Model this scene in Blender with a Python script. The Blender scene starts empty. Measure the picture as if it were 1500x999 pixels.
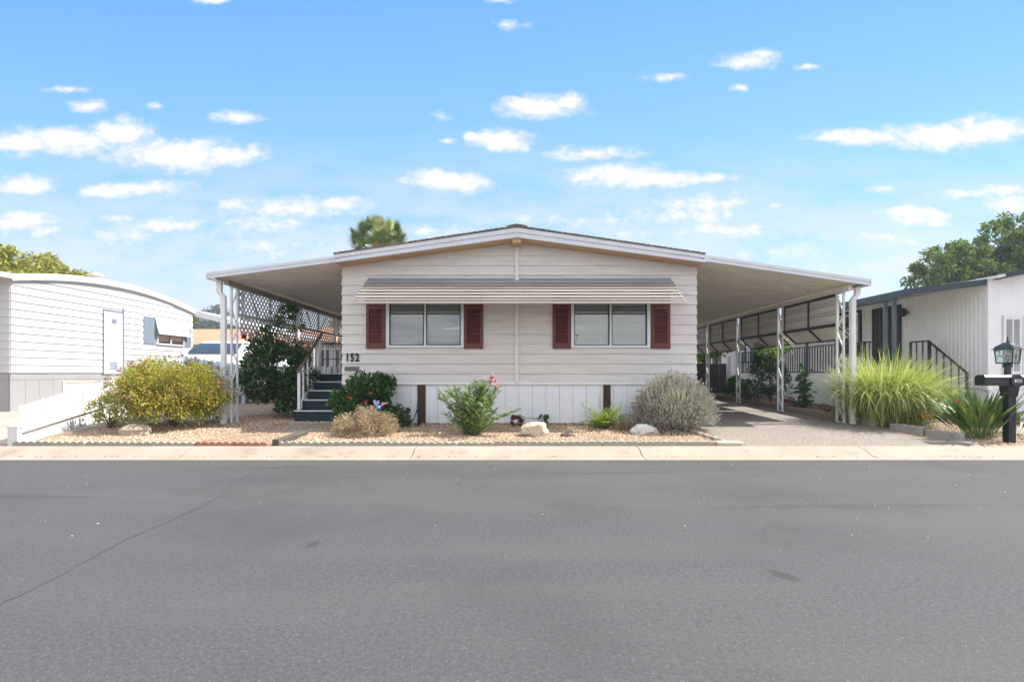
import bpy, bmesh, math, random
import numpy as np
from mathutils import Vector, Matrix, noise as mnoise

rng = np.random.default_rng(7)
random.seed(7)
sc = bpy.context.scene
COL = sc.collection
R = math.radians

# ------------------------------------------------------------------ camera model (metres; X right, Y into the picture)
F, CX, CY, EYE = 780.0, 755.0, 546.0, 1.3
def PX(px, y): return (px - CX) / F * y
def PZ(py, y): return EYE + (CY - py) / F * y
_GY = [-80, -30, -6.0, -2.2, -2.0, 7.9, 8.5, 8.6, 11.0, 13.76, 16.34, 22, 40, 120]
_GZ = [0.5, 0.4, 0.22, 0.10, -0.06, -0.06, 0.06, 0.095, 0.25, 0.31, 0.37, 0.48, 0.5, 0.5]
def g(y): return float(np.interp(y, _GY, _GZ))
def gv(y): return np.interp(y, _GY, _GZ)

def nrm(a):
    return a / np.maximum(np.linalg.norm(a, axis=-1, keepdims=True), 1e-9)

# ------------------------------------------------------------------ mesh collector
class MB:
    def __init__(s):
        s.v = []; s.f = {}; s.n = 0
    def add(s, verts, faces):
        verts = np.asarray(verts, float).reshape(-1, 3)
        for f in faces:
            s.f.setdefault(len(f), []).append(np.asarray([f], int) + s.n)
        s.v.append(verts); s.n += len(verts)
        return s
    def addn(s, verts, faces):
        verts = np.asarray(verts, float).reshape(-1, 3); faces = np.asarray(faces, int)
        s.f.setdefault(faces.shape[1], []).append(faces + s.n)
        s.v.append(verts); s.n += len(verts)
        return s
    def hexa(s, a, b):            # a: 4 points, b: 4 matching points
        return s.add(list(a) + list(b), [(3,2,1,0),(4,5,6,7),(0,1,5,4),(1,2,6,5),(2,3,7,6),(3,0,4,7)])
    def box(s, x0, x1, y0, y1, z0, z1):
        return s.hexa([(x0,y0,z0),(x1,y0,z0),(x1,y1,z0),(x0,y1,z0)], [(x0,y0,z1),(x1,y0,z1),(x1,y1,z1),(x0,y1,z1)])
    def bar(s, p, q, w, h, up=(0,0,1)):
        p = np.asarray(p,float); q = np.asarray(q,float)
        d = nrm(q-p); u = np.asarray(up,float); sd = np.cross(d,u)
        if np.linalg.norm(sd) < 1e-5: sd = np.cross(d,(1,0,0))
        sd = nrm(sd); u = np.cross(sd,d)
        o = [(-1,-1),(1,-1),(1,1),(-1,1)]
        return s.hexa([p+sd*i*w/2+u*j*h/2 for i,j in o], [q+sd*i*w/2+u*j*h/2 for i,j in o])
    def prism(s, poly, vec):
        poly = np.asarray(poly,float); n = len(poly); v = np.asarray(vec,float)
        return s.add(np.vstack([poly, poly+v]), [tuple(range(n))[::-1], tuple(range(n,2*n))] + [(i,(i+1)%n,n+(i+1)%n,n+i) for i in range(n)])
    def tube(s, pts, r, n=8, cap=True):
        pts = np.asarray(pts,float); m = len(pts)
        r = np.broadcast_to(np.asarray(r,float),(m,))
        t = nrm(np.gradient(pts,axis=0)); a = np.cross(t[0],(0.31,0.77,0.1)); a = nrm(a)
        V = []
        for i in range(m):
            a = nrm(a - t[i]*np.dot(a,t[i])); b = np.cross(t[i],a)
            for k in range(n):
                th = 2*math.pi*k/n
                V.append(pts[i]+(a*math.cos(th)+b*math.sin(th))*r[i])
        fs = [(i*n+k, i*n+(k+1)%n, (i+1)*n+(k+1)%n, (i+1)*n+k) for i in range(m-1) for k in range(n)]
        if cap: fs += [tuple(range(n))[::-1], tuple(range((m-1)*n, m*n))]
        return s.add(V, fs)
    def lathe(s, prof, c, n=16, squash=1.0):
        V = []
        for r, z in prof:
            for k in range(n):
                th = 2*math.pi*k/n
                V.append((c[0]+r*math.cos(th), c[1]+squash*r*math.sin(th), c[2]+z))
        m = len(prof)
        fs = [(i*n+k, i*n+(k+1)%n, (i+1)*n+(k+1)%n, (i+1)*n+k) for i in range(m-1) for k in range(n)]
        fs += [tuple(range(n))[::-1], tuple(range((m-1)*n, m*n))]
        return s.add(V, fs)
    def build(s, name, mat, parent=None, smooth=False, bevel=0.0):
        off = np.zeros(3); p = parent
        while p is not None:
            off += np.array(p.location); p = p.parent
        V = (np.vstack(s.v) if s.v else np.zeros((0,3))) - off
        me = bpy.data.meshes.new(name)
        me.vertices.add(len(V)); me.vertices.foreach_set('co', V.astype(np.float32).ravel())
        li = []; st = []; cur = 0
        for k in sorted(s.f):
            A = np.vstack(s.f[k]); li.append(A.ravel())
            st.append(cur + np.arange(len(A))*k); cur += A.size
        if li:
            li = np.concatenate(li).astype(np.int32); st = np.concatenate(st).astype(np.int32)
            me.loops.add(len(li)); me.loops.foreach_set('vertex_index', li)
            me.polygons.add(len(st)); me.polygons.foreach_set('loop_start', st)
            me.polygons.foreach_set('use_smooth', np.full(len(st), bool(smooth)))
        me.update(calc_edges=True); me.validate()
        ob = bpy.data.objects.new(name, me)
        if mat is not None: me.materials.append(mat)
        COL.objects.link(ob)
        if parent is not None: ob.parent = parent
        if bevel:
            m = ob.modifiers.new('bevel','BEVEL'); m.width = bevel; m.segments = 2; m.limit_method = 'ANGLE'
        return ob

def tag(o, label=None, cat=None, group=None, kind=None):
    if label: o['label'] = label
    if cat: o['category'] = cat
    if group: o['group'] = group
    if kind: o['kind'] = kind
    return o
def thing(name, label, cat, loc, group=None):
    o = bpy.data.objects.new(name, None); COL.objects.link(o)
    o.location = loc; o.empty_display_size = 0.2
    return tag(o, label, cat, group)
def text_mesh(name, body, size, extrude, offset, mat, parent, loc, spacing=1.0, sx=1.0):
    fc = bpy.data.curves.new(name,'FONT'); fc.body=body; fc.size=size; fc.extrude=extrude; fc.offset=offset; fc.space_character=spacing
    tmp = bpy.data.objects.new(name+'_curve', fc); COL.objects.link(tmp)
    dg = bpy.context.evaluated_depsgraph_get(); me = bpy.data.meshes.new_from_object(tmp.evaluated_get(dg))
    bpy.data.objects.remove(tmp); bpy.data.curves.remove(fc)
    fo = bpy.data.objects.new(name, me); COL.objects.link(fo); me.materials.clear(); me.materials.append(mat)
    off = Vector((0,0,0)); p = parent
    while p is not None: off += p.location; p = p.parent
    fo.parent = parent; fo.location = Vector(loc)-off; fo.rotation_euler=(R(90),0,0); fo.scale=(sx,1,1)
    return fo
def copy_thing(root, loc, label=None, rotz=None, scale=None):
    r = root.copy(); COL.objects.link(r); r.location = loc
    if rotz is not None: r.rotation_euler = (0,0,rotz)
    if scale is not None: r.scale = scale if hasattr(scale,'__len__') else (scale,)*3
    if label: r['label'] = label
    for ch in list(root.children):
        c = ch.copy(); COL.objects.link(c); c.parent = r
        for gg in list(ch.children):
            d = gg.copy(); COL.objects.link(d); d.parent = c
    return r

# ------------------------------------------------------------------ materials
def newmat(name):
    m = bpy.data.materials.new(name); m.use_nodes = True
    nt = m.node_tree; b = nt.nodes['Principled BSDF']
    return m, nt, b
def ramp(nt, stops, interp='LINEAR'):
    n = nt.nodes.new('ShaderNodeValToRGB'); n.color_ramp.interpolation = interp
    e = n.color_ramp.elements
    while len(e) < len(stops): e.new(0.5)
    for i,(p,c) in enumerate(stops):
        e[i].position = p; e[i].color = (*c[:3],1)
    return n
def mixc(nt, fac, a, b, mode='MIX'):
    n = nt.nodes.new('ShaderNodeMix'); n.data_type = 'RGBA'; n.blend_type = mode
    for idx, v in ((0,fac),(6,a),(7,b)):
        if isinstance(v,(int,float)): n.inputs[idx].default_value = v
        elif isinstance(v,(tuple,list)): n.inputs[idx].default_value = (*v[:3],1)
        else: nt.links.new(v, n.inputs[idx])
    return n.outputs[2]
def mth(nt, op, a, b=None, clamp=False):
    n = nt.nodes.new('ShaderNodeMath'); n.operation = op; n.use_clamp = clamp
    for i,v in enumerate((a,b)):
        if v is None: continue
        if isinstance(v,(int,float)): n.inputs[i].default_value = v
        else: nt.links.new(v, n.inputs[i])
    return n.outputs[0]
def vmth(nt, op, a, b=None):
    n = nt.nodes.new('ShaderNodeVectorMath'); n.operation = op
    for i,v in enumerate((a,b)):
        if v is None: continue
        if isinstance(v,(tuple,list)): n.inputs[i].default_value = v
        else: nt.links.new(v, n.inputs[i])
    return n
def tnoise(nt, vec, scale, detail=5, rough=0.55, dist=0.0):
    n = nt.nodes.new('ShaderNodeTexNoise'); n.inputs['Scale'].default_value = scale
    n.inputs['Detail'].default_value = detail; n.inputs['Roughness'].default_value = rough; n.inputs['Distortion'].default_value = dist
    if vec is not None: nt.links.new(vec, n.inputs['Vector'])
    return n.outputs['Fac']
def objco(nt, stretch=(1,1,1)):
    tc = nt.nodes.new('ShaderNodeTexCoord'); mp = nt.nodes.new('ShaderNodeMapping')
    nt.links.new(tc.outputs['Object'], mp.inputs['Vector']); mp.inputs['Scale'].default_value = stretch
    return mp.outputs['Vector']
def maprange(nt, v, a, b, c=0., d=1., smooth=True):
    n = nt.nodes.new('ShaderNodeMapRange'); n.interpolation_type = 'SMOOTHSTEP' if smooth else 'LINEAR'
    nt.links.new(v, n.inputs[0])
    for i,x in enumerate((a,b,c,d)): n.inputs[i+1].default_value = x
    return n.outputs[0]
_MC = {}
def M(name, c, rough=0.6, var=0.1, scale=2.5, bump=0.0, bscale=60., metal=0.0, spec=0.4, c2=None, stretch=(1,1,1), dirt=0.0, dirtc=(.12,.09,.06)):
    if name in _MC: return _MC[name]
    m, nt, b = newmat(name)
    co = objco(nt, stretch)
    f = tnoise(nt, co, scale, 6, 0.6)
    lo = tuple(x*(1-var) for x in c); hi = c2 or tuple(min(1,x*(1+var)) for x in c)
    r = ramp(nt, [(0.3,lo),(0.7,hi)]); nt.links.new(f, r.inputs[0])
    out = r.outputs[0]
    if dirt:
        d = tnoise(nt, co, scale*0.7+1.3, 8, 0.7)
        out = mixc(nt, mth(nt,'MULTIPLY', maprange(nt, d, .52, .75), dirt), out, dirtc)
    nt.links.new(out, b.inputs['Base Color'])
    rr = maprange(nt, f, 0.2, 0.8, max(0,rough-.08), min(1,rough+.08)); nt.links.new(rr, b.inputs['Roughness'])
    b.inputs['Metallic'].default_value = metal; b.inputs['Specular IOR Level'].default_value = spec
    if bump:
        bn = nt.nodes.new('ShaderNodeBump'); bn.inputs['Strength'].default_value = bump; bn.inputs['Distance'].default_value = 0.01
        nt.links.new(tnoise(nt, co, bscale, 4), bn.inputs['Height']); nt.links.new(bn.outputs[0], b.inputs['Normal'])
    _MC[name] = m
    return m
def leafmat(name, cols, trans=0.3, rough=0.5, spec=0.3):
    if name in _MC: return _MC[name]
    m, nt, b = newmat(name)
    ge = nt.nodes.new('ShaderNodeNewGeometry')
    gain = 1.5 if name.split('_')[0] in ('leaf','blade') else 1.0
    cols = [tuple(min(.8,x*gain) for x in c) for c in cols]
    n = len(cols)
    r = ramp(nt, [((i+.5)/n, c) for i,c in enumerate(cols)])
    f = tnoise(nt, objco(nt), 3.0, 3)
    mix = mth(nt,'ADD', mth(nt,'MULTIPLY', ge.outputs['Random Per Island'], .75), mth(nt,'MULTIPLY', mth(nt,'SUBTRACT',f,.25), .5))
    nt.links.new(mix, r.inputs[0])
    nt.links.new(r.outputs[0], b.inputs['Base Color'])
    b.inputs['Roughness'].default_value = rough; b.inputs['Specular IOR Level'].default_value = spec
    tr = nt.nodes.new('ShaderNodeBsdfTranslucent')
    nt.links.new(mixc(nt, 0.5, r.outputs[0], (0.9,1.0,0.35), 'MULTIPLY'), tr.inputs[0])
    mx = nt.nodes.new('ShaderNodeMixShader'); mx.inputs[0].default_value = trans
    nt.links.new(b.outputs[0], mx.inputs[1]); nt.links.new(tr.outputs[0], mx.inputs[2])
    nt.links.new(mx.outputs[0], nt.nodes['Material Output'].inputs['Surface'])
    _MC[name] = m
    return m
def glassmat(name, tint=(.75,.8,.8), refl=1.0, opac=0.10, coat=(.03,.04,.045)):
    # thin window pane: part clear, part dark tint, with a mirror reflection that grows at glancing angles
    if name in _MC: return _MC[name]
    m, nt, b = newmat(name)
    nt.nodes.remove(b)
    t = nt.nodes.new('ShaderNodeBsdfTransparent'); t.inputs[0].default_value = (*tint,1)
    d = nt.nodes.new('ShaderNodeBsdfDiffuse'); d.inputs[0].default_value = (*coat,1)
    gl = nt.nodes.new('ShaderNodeBsdfGlossy'); gl.inputs['Roughness'].default_value = 0.01
    gl.inputs[0].default_value = (.95,.97,1,1)
    fr = nt.nodes.new('ShaderNodeFresnel'); fr.inputs[0].default_value = 1.52
    m1 = nt.nodes.new('ShaderNodeMixShader'); m1.inputs[0].default_value = opac
    nt.links.new(t.outputs[0], m1.inputs[1]); nt.links.new(d.outputs[0], m1.inputs[2])
    m2 = nt.nodes.new('ShaderNodeMixShader')
    nt.links.new(mth(nt,'MULTIPLY_ADD' if False else 'ADD', mth(nt,'MULTIPLY', fr.outputs[0], 1.6*refl), .06*refl, clamp=True), m2.inputs[0])
    nt.links.new(m1.outputs[0], m2.inputs[1]); nt.links.new(gl.outputs[0], m2.inputs[2])
    nt.links.new(m2.outputs[0], nt.nodes['Material Output'].inputs['Surface'])
    _MC[name] = m
    return m

# ------------------------------------------------------------------ foliage
def rdir(n):
    return nrm(rng.normal(size=(n,3)))
def leaves(mb, p, d, L, W, fold=0.2, up=0.6, droop=0.1):
    n = len(p); L = np.broadcast_to(L,(n,))[:,None]; W = np.broadcast_to(W,(n,))[:,None]
    ref = nrm(rng.normal(size=(n,3))*(1-up) + np.array([0,0,1.])*up)
    s = np.cross(d, ref); s = nrm(s); nn = np.cross(s, d)
    mid = p + d*L*.48
    A = mid + s*W*.5 + nn*fold*W; B = mid - s*W*.5 + nn*fold*W
    T = p + d*L - np.array([0,0,1.])*droop*L
    V = np.stack([p, A, T, B],1).reshape(-1,3)
    i = np.arange(n)[:,None]*4
    mb.addn(V, np.vstack([i+np.array([[0,1,2]]), i+np.array([[0,2,3]])]))
def blades(mb, base, az, e0, e1, L, W, nseg=6, prof='taper', pw=1.3, stalk=0.0, twist=0.3):
    n = len(base)
    bc = lambda v: np.broadcast_to(np.asarray(v,float),(n,))
    az,e0,e1,L,W = map(bc,(az,e0,e1,L,W))
    t = np.linspace(0,1,nseg+1)
    P = np.zeros((n,nseg+1,3)); P[:,0] = base
    S = np.stack([-np.sin(az), np.cos(az), np.zeros(n)],1)
    tw = rng.normal(size=n)*twist
    for k in range(nseg):
        el = e0+(e1-e0)*((k+.5)/nseg)**pw
        d = np.stack([np.cos(el)*np.cos(az), np.cos(el)*np.sin(az), np.sin(el)],1)
        P[:,k+1] = P[:,k] + d*(L/nseg)[:,None]
    if prof == 'taper': w = np.clip(1-t**2.2,0.03,1)*np.clip(.55+t*2,0,1)
    else:
        tt = np.clip((t-stalk)/(1-stalk),0,1)
        w = np.where(t<stalk, .13, np.sin(np.pi*np.clip(tt,0.02,.985)**.75)*.94+.06)
    up = np.stack([-np.sin(e0)*np.cos(az), -np.sin(e0)*np.sin(az), np.cos(e0)],1)
    S = nrm(S + up*tw[:,None])
    off = S[:,None,:]*(w[None,:,None]*(W/2)[:,None,None])
    V = np.concatenate([P-off, P+off],2).reshape(-1,3)     # interleaved left,right
    m = 2*(nseg+1)
    fq = np.array([[2*k,2*k+1,2*k+3,2*k+2] for k in range(nseg)])
    mb.addn(V, (np.arange(n)[:,None,None]*m + fq[None]).reshape(-1,4))
    return P[:,-1]
def clumps(n, c, r, nclump, cs, zmin=None, shell=(.55,.95), top=-0.5):
    c = np.asarray(c,float); r = np.asarray(r,float)
    d = rdir(nclump*4); d = d[d[:,2] > top][:nclump]
    cc = c + d*r*rng.uniform(*shell,size=(len(d),1))
    k = rng.integers(0,len(d),n)
    u = rdir(n)*(rng.uniform(0,1,(n,1))**.45)
    sz = rng.uniform(.6,1.35,len(d))[k][:,None]
    p = cc[k] + u*np.asarray(cs)*sz
    if zmin is not None: p = p[p[:,2] > zmin]
    return p, nrm((p-c)/r)
def stems(mb, base, tips, r0, r1, n=5, bow=0.1):
    for t in tips:
        b = np.asarray(base,float)+np.append(rng.normal(size=2)*r0*1.5,0); t = np.asarray(t,float)
        s = np.linspace(0,1,5)[:,None]
        pts = b+(t-b)*s + np.array([0,0,1.])*np.sin(s*math.pi)*bow*np.linalg.norm(t-b) + rng.normal(size=(5,3))*.02*np.linalg.norm(t-b)*(s>0)*(s<1)
        mb.tube(pts, np.linspace(r0,r1,5), n)
def tree(name, label, base, height, crad, czc, nleaf, leafL, mat, bark, nclump=60, cs=.9, trunk_r=.25, group=None, shell=(.35,.98), top=-.6, limbs=9):
    bx, by, bz = base
    root = thing(name, label, 'tree', base, group)
    t = MB(); c = np.array([bx,by,czc])
    hh = czc-bz
    t.tube([(bx,by,bz-.2),(bx+.05*hh*random.uniform(-1,1),by,bz+hh*.35),(bx+.06*hh*random.uniform(-1,1),by,bz+hh*.7),(bx,by,czc+crad[2]*.4)],[trunk_r*1.25,trunk_r,trunk_r*.75,trunk_r*.25],10)
    for k in range(limbs):
        a = 2*math.pi*k/limbs + random.uniform(-.3,.3); z0 = bz+hh*random.uniform(.5,.85)
        e = c + np.array([math.cos(a)*crad[0]*.75, math.sin(a)*crad[1]*.75, random.uniform(-.2,.7)*crad[2]])
        s0 = np.array([bx,by,z0]); 
        t.tube([s0, s0*.6+e*.4+np.array([0,0,.1*crad[2]]), e],[trunk_r*.5,trunk_r*.28,trunk_r*.06],6)
    t.build('trunk', bark, root, smooth=True)
    p, out = clumps(nleaf, c, crad, nclump, cs, shell=shell, top=top)
    m = MB(); d = nrm(out*.5 + rdir(len(p))*.8 + np.array([0,0,-.15]))
    L = leafL*rng.uniform(.6,1.3,len(p))
    leaves(m, p, d, L, L*.55, up=.55)
    m.build('crown', mat, root)
    return root
def rock(name, label, c, r, seed, mat, sub=3, rough=.35, group=None):
    bm = bmesh.new(); bmesh.ops.create_icosphere(bm, subdivisions=sub, radius=1)
    o = Vector((seed*3.1, seed*1.7, seed*.9))
    for v in bm.verts:
        n = v.co.normalized(); d = mnoise.noise(n*1.1+o)*rough + abs(mnoise.noise(n*2.3+o))*rough*.7 + mnoise.noise(n*6+o)*rough*.15
        v.co = n*(1+d)
        v.co = Vector((max(-1.2,min(1.2,v.co.x)), max(-.95,min(.95,v.co.y)), max(-.8,min(1.05,v.co.z))))
        v.co = Vector((v.co.x*r[0], v.co.y*r[1], v.co.z*r[2]))
    me = bpy.data.meshes.new(name); bm.to_mesh(me); bm.free()
    ob = bpy.data.objects.new(name, me); me.materials.append(mat); COL.objects.link(ob); ob.location = c
    return tag(ob, label, 'rock', group)

# ------------------------------------------------------------------ lap siding with holes: T maps (u along, o outward, z up) to the world
def lap_wall(mb, u0, u1, z0, z1, pitch, T, holes=(), roof=None, out=.022, back=.04, zstart=None):
    zs = z0 if zstart is None else zstart
    k = 0; eps = 1e-6
    while zs + k*pitch < z1 - eps:
        la = zs+k*pitch; lb = la+pitch; k += 1
        a0 = max(la,z0); b0 = min(lb,z1)
        if b0 <= a0+eps: continue
        cuts = {a0,b0}
        for h in holes:
            for z in h[2:4]:
                if a0 < z < b0: cuts.add(z)
        if roof:
            for z in roof[1]:
                if a0 < z < b0: cuts.add(z)
        cuts = sorted(cuts)
        for a,b in zip(cuts,cuts[1:]):
            oa = out-(a-la)/pitch*(out-.004); ob = out-(b-la)/pitch*(out-.004)
            ra = roof[0](a+eps) if roof else (u0,u1); rb = roof[0](b-eps) if roof else (u0,u1)
            if ra is None: continue
            if rb is None: rb = ((ra[0]+ra[1])/2,)*2
            hs = sorted((h[0],h[1]) for h in holes if h[2] <= a+eps and h[3] >= b-eps)
            segs = []; cur = None
            edges = [None]+[x for h in hs for x in h]+[None]
            for i in range(0,len(edges),2):
                segs.append((edges[i],edges[i+1]))
            for sl,sr in segs:
                la_, lb_ = (ra[0],rb[0]) if sl is None else (sl,sl)
                ra_, rb_ = (ra[1],rb[1]) if sr is None else (sr,sr)
                if ra_-la_ < 1e-4: continue
                mb.hexa([T(la_,oa,a),T(ra_,oa,a),T(ra_,-back,a),T(la_,-back,a)],[T(lb_,ob,b),T(rb_,ob,b),T(rb_,-back,b),T(lb_,-back,b)])
# ================================================================== camera, sun, sky
cam = bpy.data.objects.new('camera', bpy.data.cameras.new('camera')); COL.objects.link(cam)
cam.location = (0,0,EYE); cam.rotation_euler = (R(90),0,0)
cam.data.sensor_width = 36; cam.data.lens = 36*F/1500
cam.data.shift_x = -(CX-750)/1500; cam.data.shift_y = (CY-499.5)/1500
cam.data.clip_end = 3000; cam.data.clip_start = 0.05
sc.camera = cam

SUN_EL, SUN_AZ = 50.0, 87.0          # azimuth clockwise from +Y
sd = Vector((math.sin(R(SUN_AZ))*math.cos(R(SUN_EL)), math.cos(R(SUN_AZ))*math.cos(R(SUN_EL)), math.sin(R(SUN_EL))))
sun = bpy.data.objects.new('sun', bpy.data.lights.new('sun','SUN')); COL.objects.link(sun)
sun.data.energy = 3.0; sun.data.angle = R(0.5); sun.data.color = (1.0,.945,.86)
sun.rotation_euler = sd.to_track_quat('Z','Y').to_euler(); sun.location = sd*60

sc.view_settings.view_transform = 'Standard'; sc.view_settings.look = 'None'
sc.view_settings.exposure = 1.74; sc.view_settings.gamma = 1.0; sc.view_settings.use_curve_mapping = False

w = bpy.data.worlds.new('World'); sc.world = w; w.use_nodes = True
nt = w.node_tree; bg = nt.nodes['Background']
sky = nt.nodes.new('ShaderNodeTexSky'); sky.sky_type = 'NISHITA'; sky.sun_disc = False
sky.sun_elevation = R(SUN_EL); sky.sun_rotation = R(SUN_AZ); sky.air_density = 1.0; sky.dust_density = 0.4; sky.ozone_density = 2.0
SKYS = 0.065
tc = nt.nodes.new('ShaderNodeTexCoord'); dirv = tc.outputs['Generated']
sp = nt.nodes.new('ShaderNodeSeparateXYZ'); nt.links.new(dirv, sp.inputs[0])
ym = mth(nt,'MAXIMUM', sp.outputs[1], 0.08)
u = mth(nt,'DIVIDE', sp.outputs[0], ym); v = mth(nt,'DIVIDE', sp.outputs[2], ym)
cb = nt.nodes.new('ShaderNodeCombineXYZ'); nt.links.new(u,cb.inputs[0]); nt.links.new(v,cb.inputs[1]); uv = cb.outputs[0]
# large clouds over the northern half of the sky, each a flattened puff at its own bearing
CL = [(95,207,100,24,1),(40,208,70,14,1),(250,228,120,26,1),(330,228,70,18,1),(170,195,60,20,1),(345,172,46,10,1),(100,131,40,6,.8),(130,156,30,9,.8),(228,155,14,4,.5),
 (42,273,56,15,1),(150,281,50,12,1),(215,276,95,13,1),(790,158,76,17,1),(832,151,34,15,1),(735,208,48,18,1),(690,201,14,8,1),(655,206,20,6,.6),(645,170,20,7,.7),(660,268,88,17,1),(632,258,40,14,.9),
 (870,226,78,12,.9),(905,257,80,21,1),(965,262,115,14,1),(1040,262,42,11,.9),(1095,91,50,13,.85),(1122,80,26,8,.7),(985,113,38,7,.6),(1180,98,22,4,.5),(1085,128,15,6,.6),
 (1270,201,95,12,1),(1370,199,110,20,1),(1455,190,80,24,1),(1220,203,40,8,.8),(1335,312,60,14,1),(1345,322,70,14,.8),(1410,284,60,12,.8),(1470,278,50,11,.8),(1480,300,50,16,.9),(1300,277,30,8,.5),
 (315,1,30,5,.9),(728,1,24,4,.6),(745,38,26,8,.4),(340,299,30,10,.8),(430,306,120,18,.75),(500,300,60,14,.8),(400,330,130,20,.6),(250,331,60,14,.8),(180,345,90,20,.5),(165,320,40,6,.6),(40,325,70,18,.75),(70,340,40,16,.7),(30,320,30,10,.8),
 (1040,298,100,22,.55),(1000,315,130,18,.5),(1060,338,130,15,.6),(980,345,110,14,.5),(1140,303,24,6,.6),(1290,348,60,12,.7),(1330,355,70,14,.7),(1170,370,120,16,.5),(640,338,60,10,.6),(780,322,80,10,.5),(870,325,70,10,.5),(400,360,220,18,.35),(1200,395,200,20,.4)]
n1 = tnoise(nt, vmth(nt,'MULTIPLY',uv,(1,1.7,1)).outputs[0], 9.0, 6, 0.62)
n2 = tnoise(nt, vmth(nt,'MULTIPLY',uv,(1,1.5,1)).outputs[0], 32.0, 6, 0.66)
best = None
for (cx,cy,rx,ry,amp) in CL:
    c = ((cx-CX)/F, (CY-cy)/F, 0); 
    s1 = vmth(nt,'SUBTRACT',uv,c).outputs[0]
    s2 = vmth(nt,'MULTIPLY',s1,(F/(rx*1.12),F/(ry*1.22),0)).outputs[0]
    ln = vmth(nt,'LENGTH',s2).outputs['Value']
    o = mth(nt,'MULTIPLY', mth(nt,'SUBTRACT',1.0,ln), amp)
    best = o if best is None else mth(nt,'MAXIMUM',best,o)
best = mth(nt,'MAXIMUM',best,-1.0)
fld = mth(nt,'ADD', best, mth(nt,'ADD', mth(nt,'MULTIPLY',mth(nt,'SUBTRACT',n1,.5),1.35), mth(nt,'MULTIPLY',mth(nt,'SUBTRACT',n2,.5),1.45)))
puff = mth(nt,'MULTIPLY', maprange(nt, fld, -.10, 0.72), .97)
# thin veil low over the horizon
n3 = tnoise(nt, vmth(nt,'MULTIPLY',uv,(1,3.2,1)).outputs[0], 5.0, 7, 0.62)
low = maprange(nt, v, 0.50, 0.14)
veil = mth(nt,'MULTIPLY', mth(nt,'MULTIPLY', maprange(nt,n3,.33,.60), low), .80)
frontmask = maprange(nt, sp.outputs[1], .34, .52)
cl_front = mth(nt,'MULTIPLY', mth(nt,'MAXIMUM',puff,veil), frontmask)
# unseen bright clouds behind and overhead, added to fill the shaded house front
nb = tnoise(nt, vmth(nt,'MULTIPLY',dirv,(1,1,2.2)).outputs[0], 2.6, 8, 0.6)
cl_fill = mth(nt,'MULTIPLY', mth(nt,'MULTIPLY', maprange(nt, nb, .36, .54), maprange(nt, sp.outputs[1], .45, .20)), maprange(nt, sp.outputs[2], -.02, .03))
band = mth(nt,'MULTIPLY', mth(nt,'MULTIPLY', maprange(nt, sp.outputs[2], .26, .05), maprange(nt, sp.outputs[1], .2, -.1)), .8)  # added low white band behind the camera, pales the window reflections
cl_fill = mth(nt,'MAXIMUM', cl_fill, band)
cloud = mth(nt,'MAXIMUM', cl_front, cl_fill)
skyc = vmth(nt,'MULTIPLY', sky.outputs[0], (SKYS*1.0,SKYS*1.0,SKYS*1.0)).outputs[0]
tint = ramp(nt, [(0.0,(1.22,1.16,1.10)),(0.18,(1.18,1.26,1.24)),(0.45,(1.02,1.34,1.48)),(0.8,(.80,1.30,1.68))]); nt.links.new(v, tint.inputs[0])
skyc = mixc(nt, 1.0, skyc, tint.outputs[0], 'MULTIPLY')
clear = ramp(nt, [(0.0,(.205,.255,.292)),(0.10,(.175,.243,.296)),(0.28,(.112,.208,.300)),(0.48,(.078,.180,.305)),(0.72,(.050,.142,.298)),(1.0,(.03,.10,.26))]); nt.links.new(v, clear.inputs[0])
skyc = mixc(nt, .78, skyc, clear.outputs[0])
shade = maprange(nt, mth(nt,'ADD', fld, mth(nt,'MULTIPLY',mth(nt,'SUBTRACT',n2,.5),.6)), .2, 1.1)
ccol = mixc(nt, shade, (.262,.272,.305), (.335,.335,.337))
cfill = mixc(nt, maprange(nt, nb, .45, .75), (.50,.50,.51), (.66,.65,.64))
ccol = mixc(nt, frontmask, cfill, ccol)
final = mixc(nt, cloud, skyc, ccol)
nt.links.new(final, bg.inputs['Color']); bg.inputs['Strength'].default_value = 1.0

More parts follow.
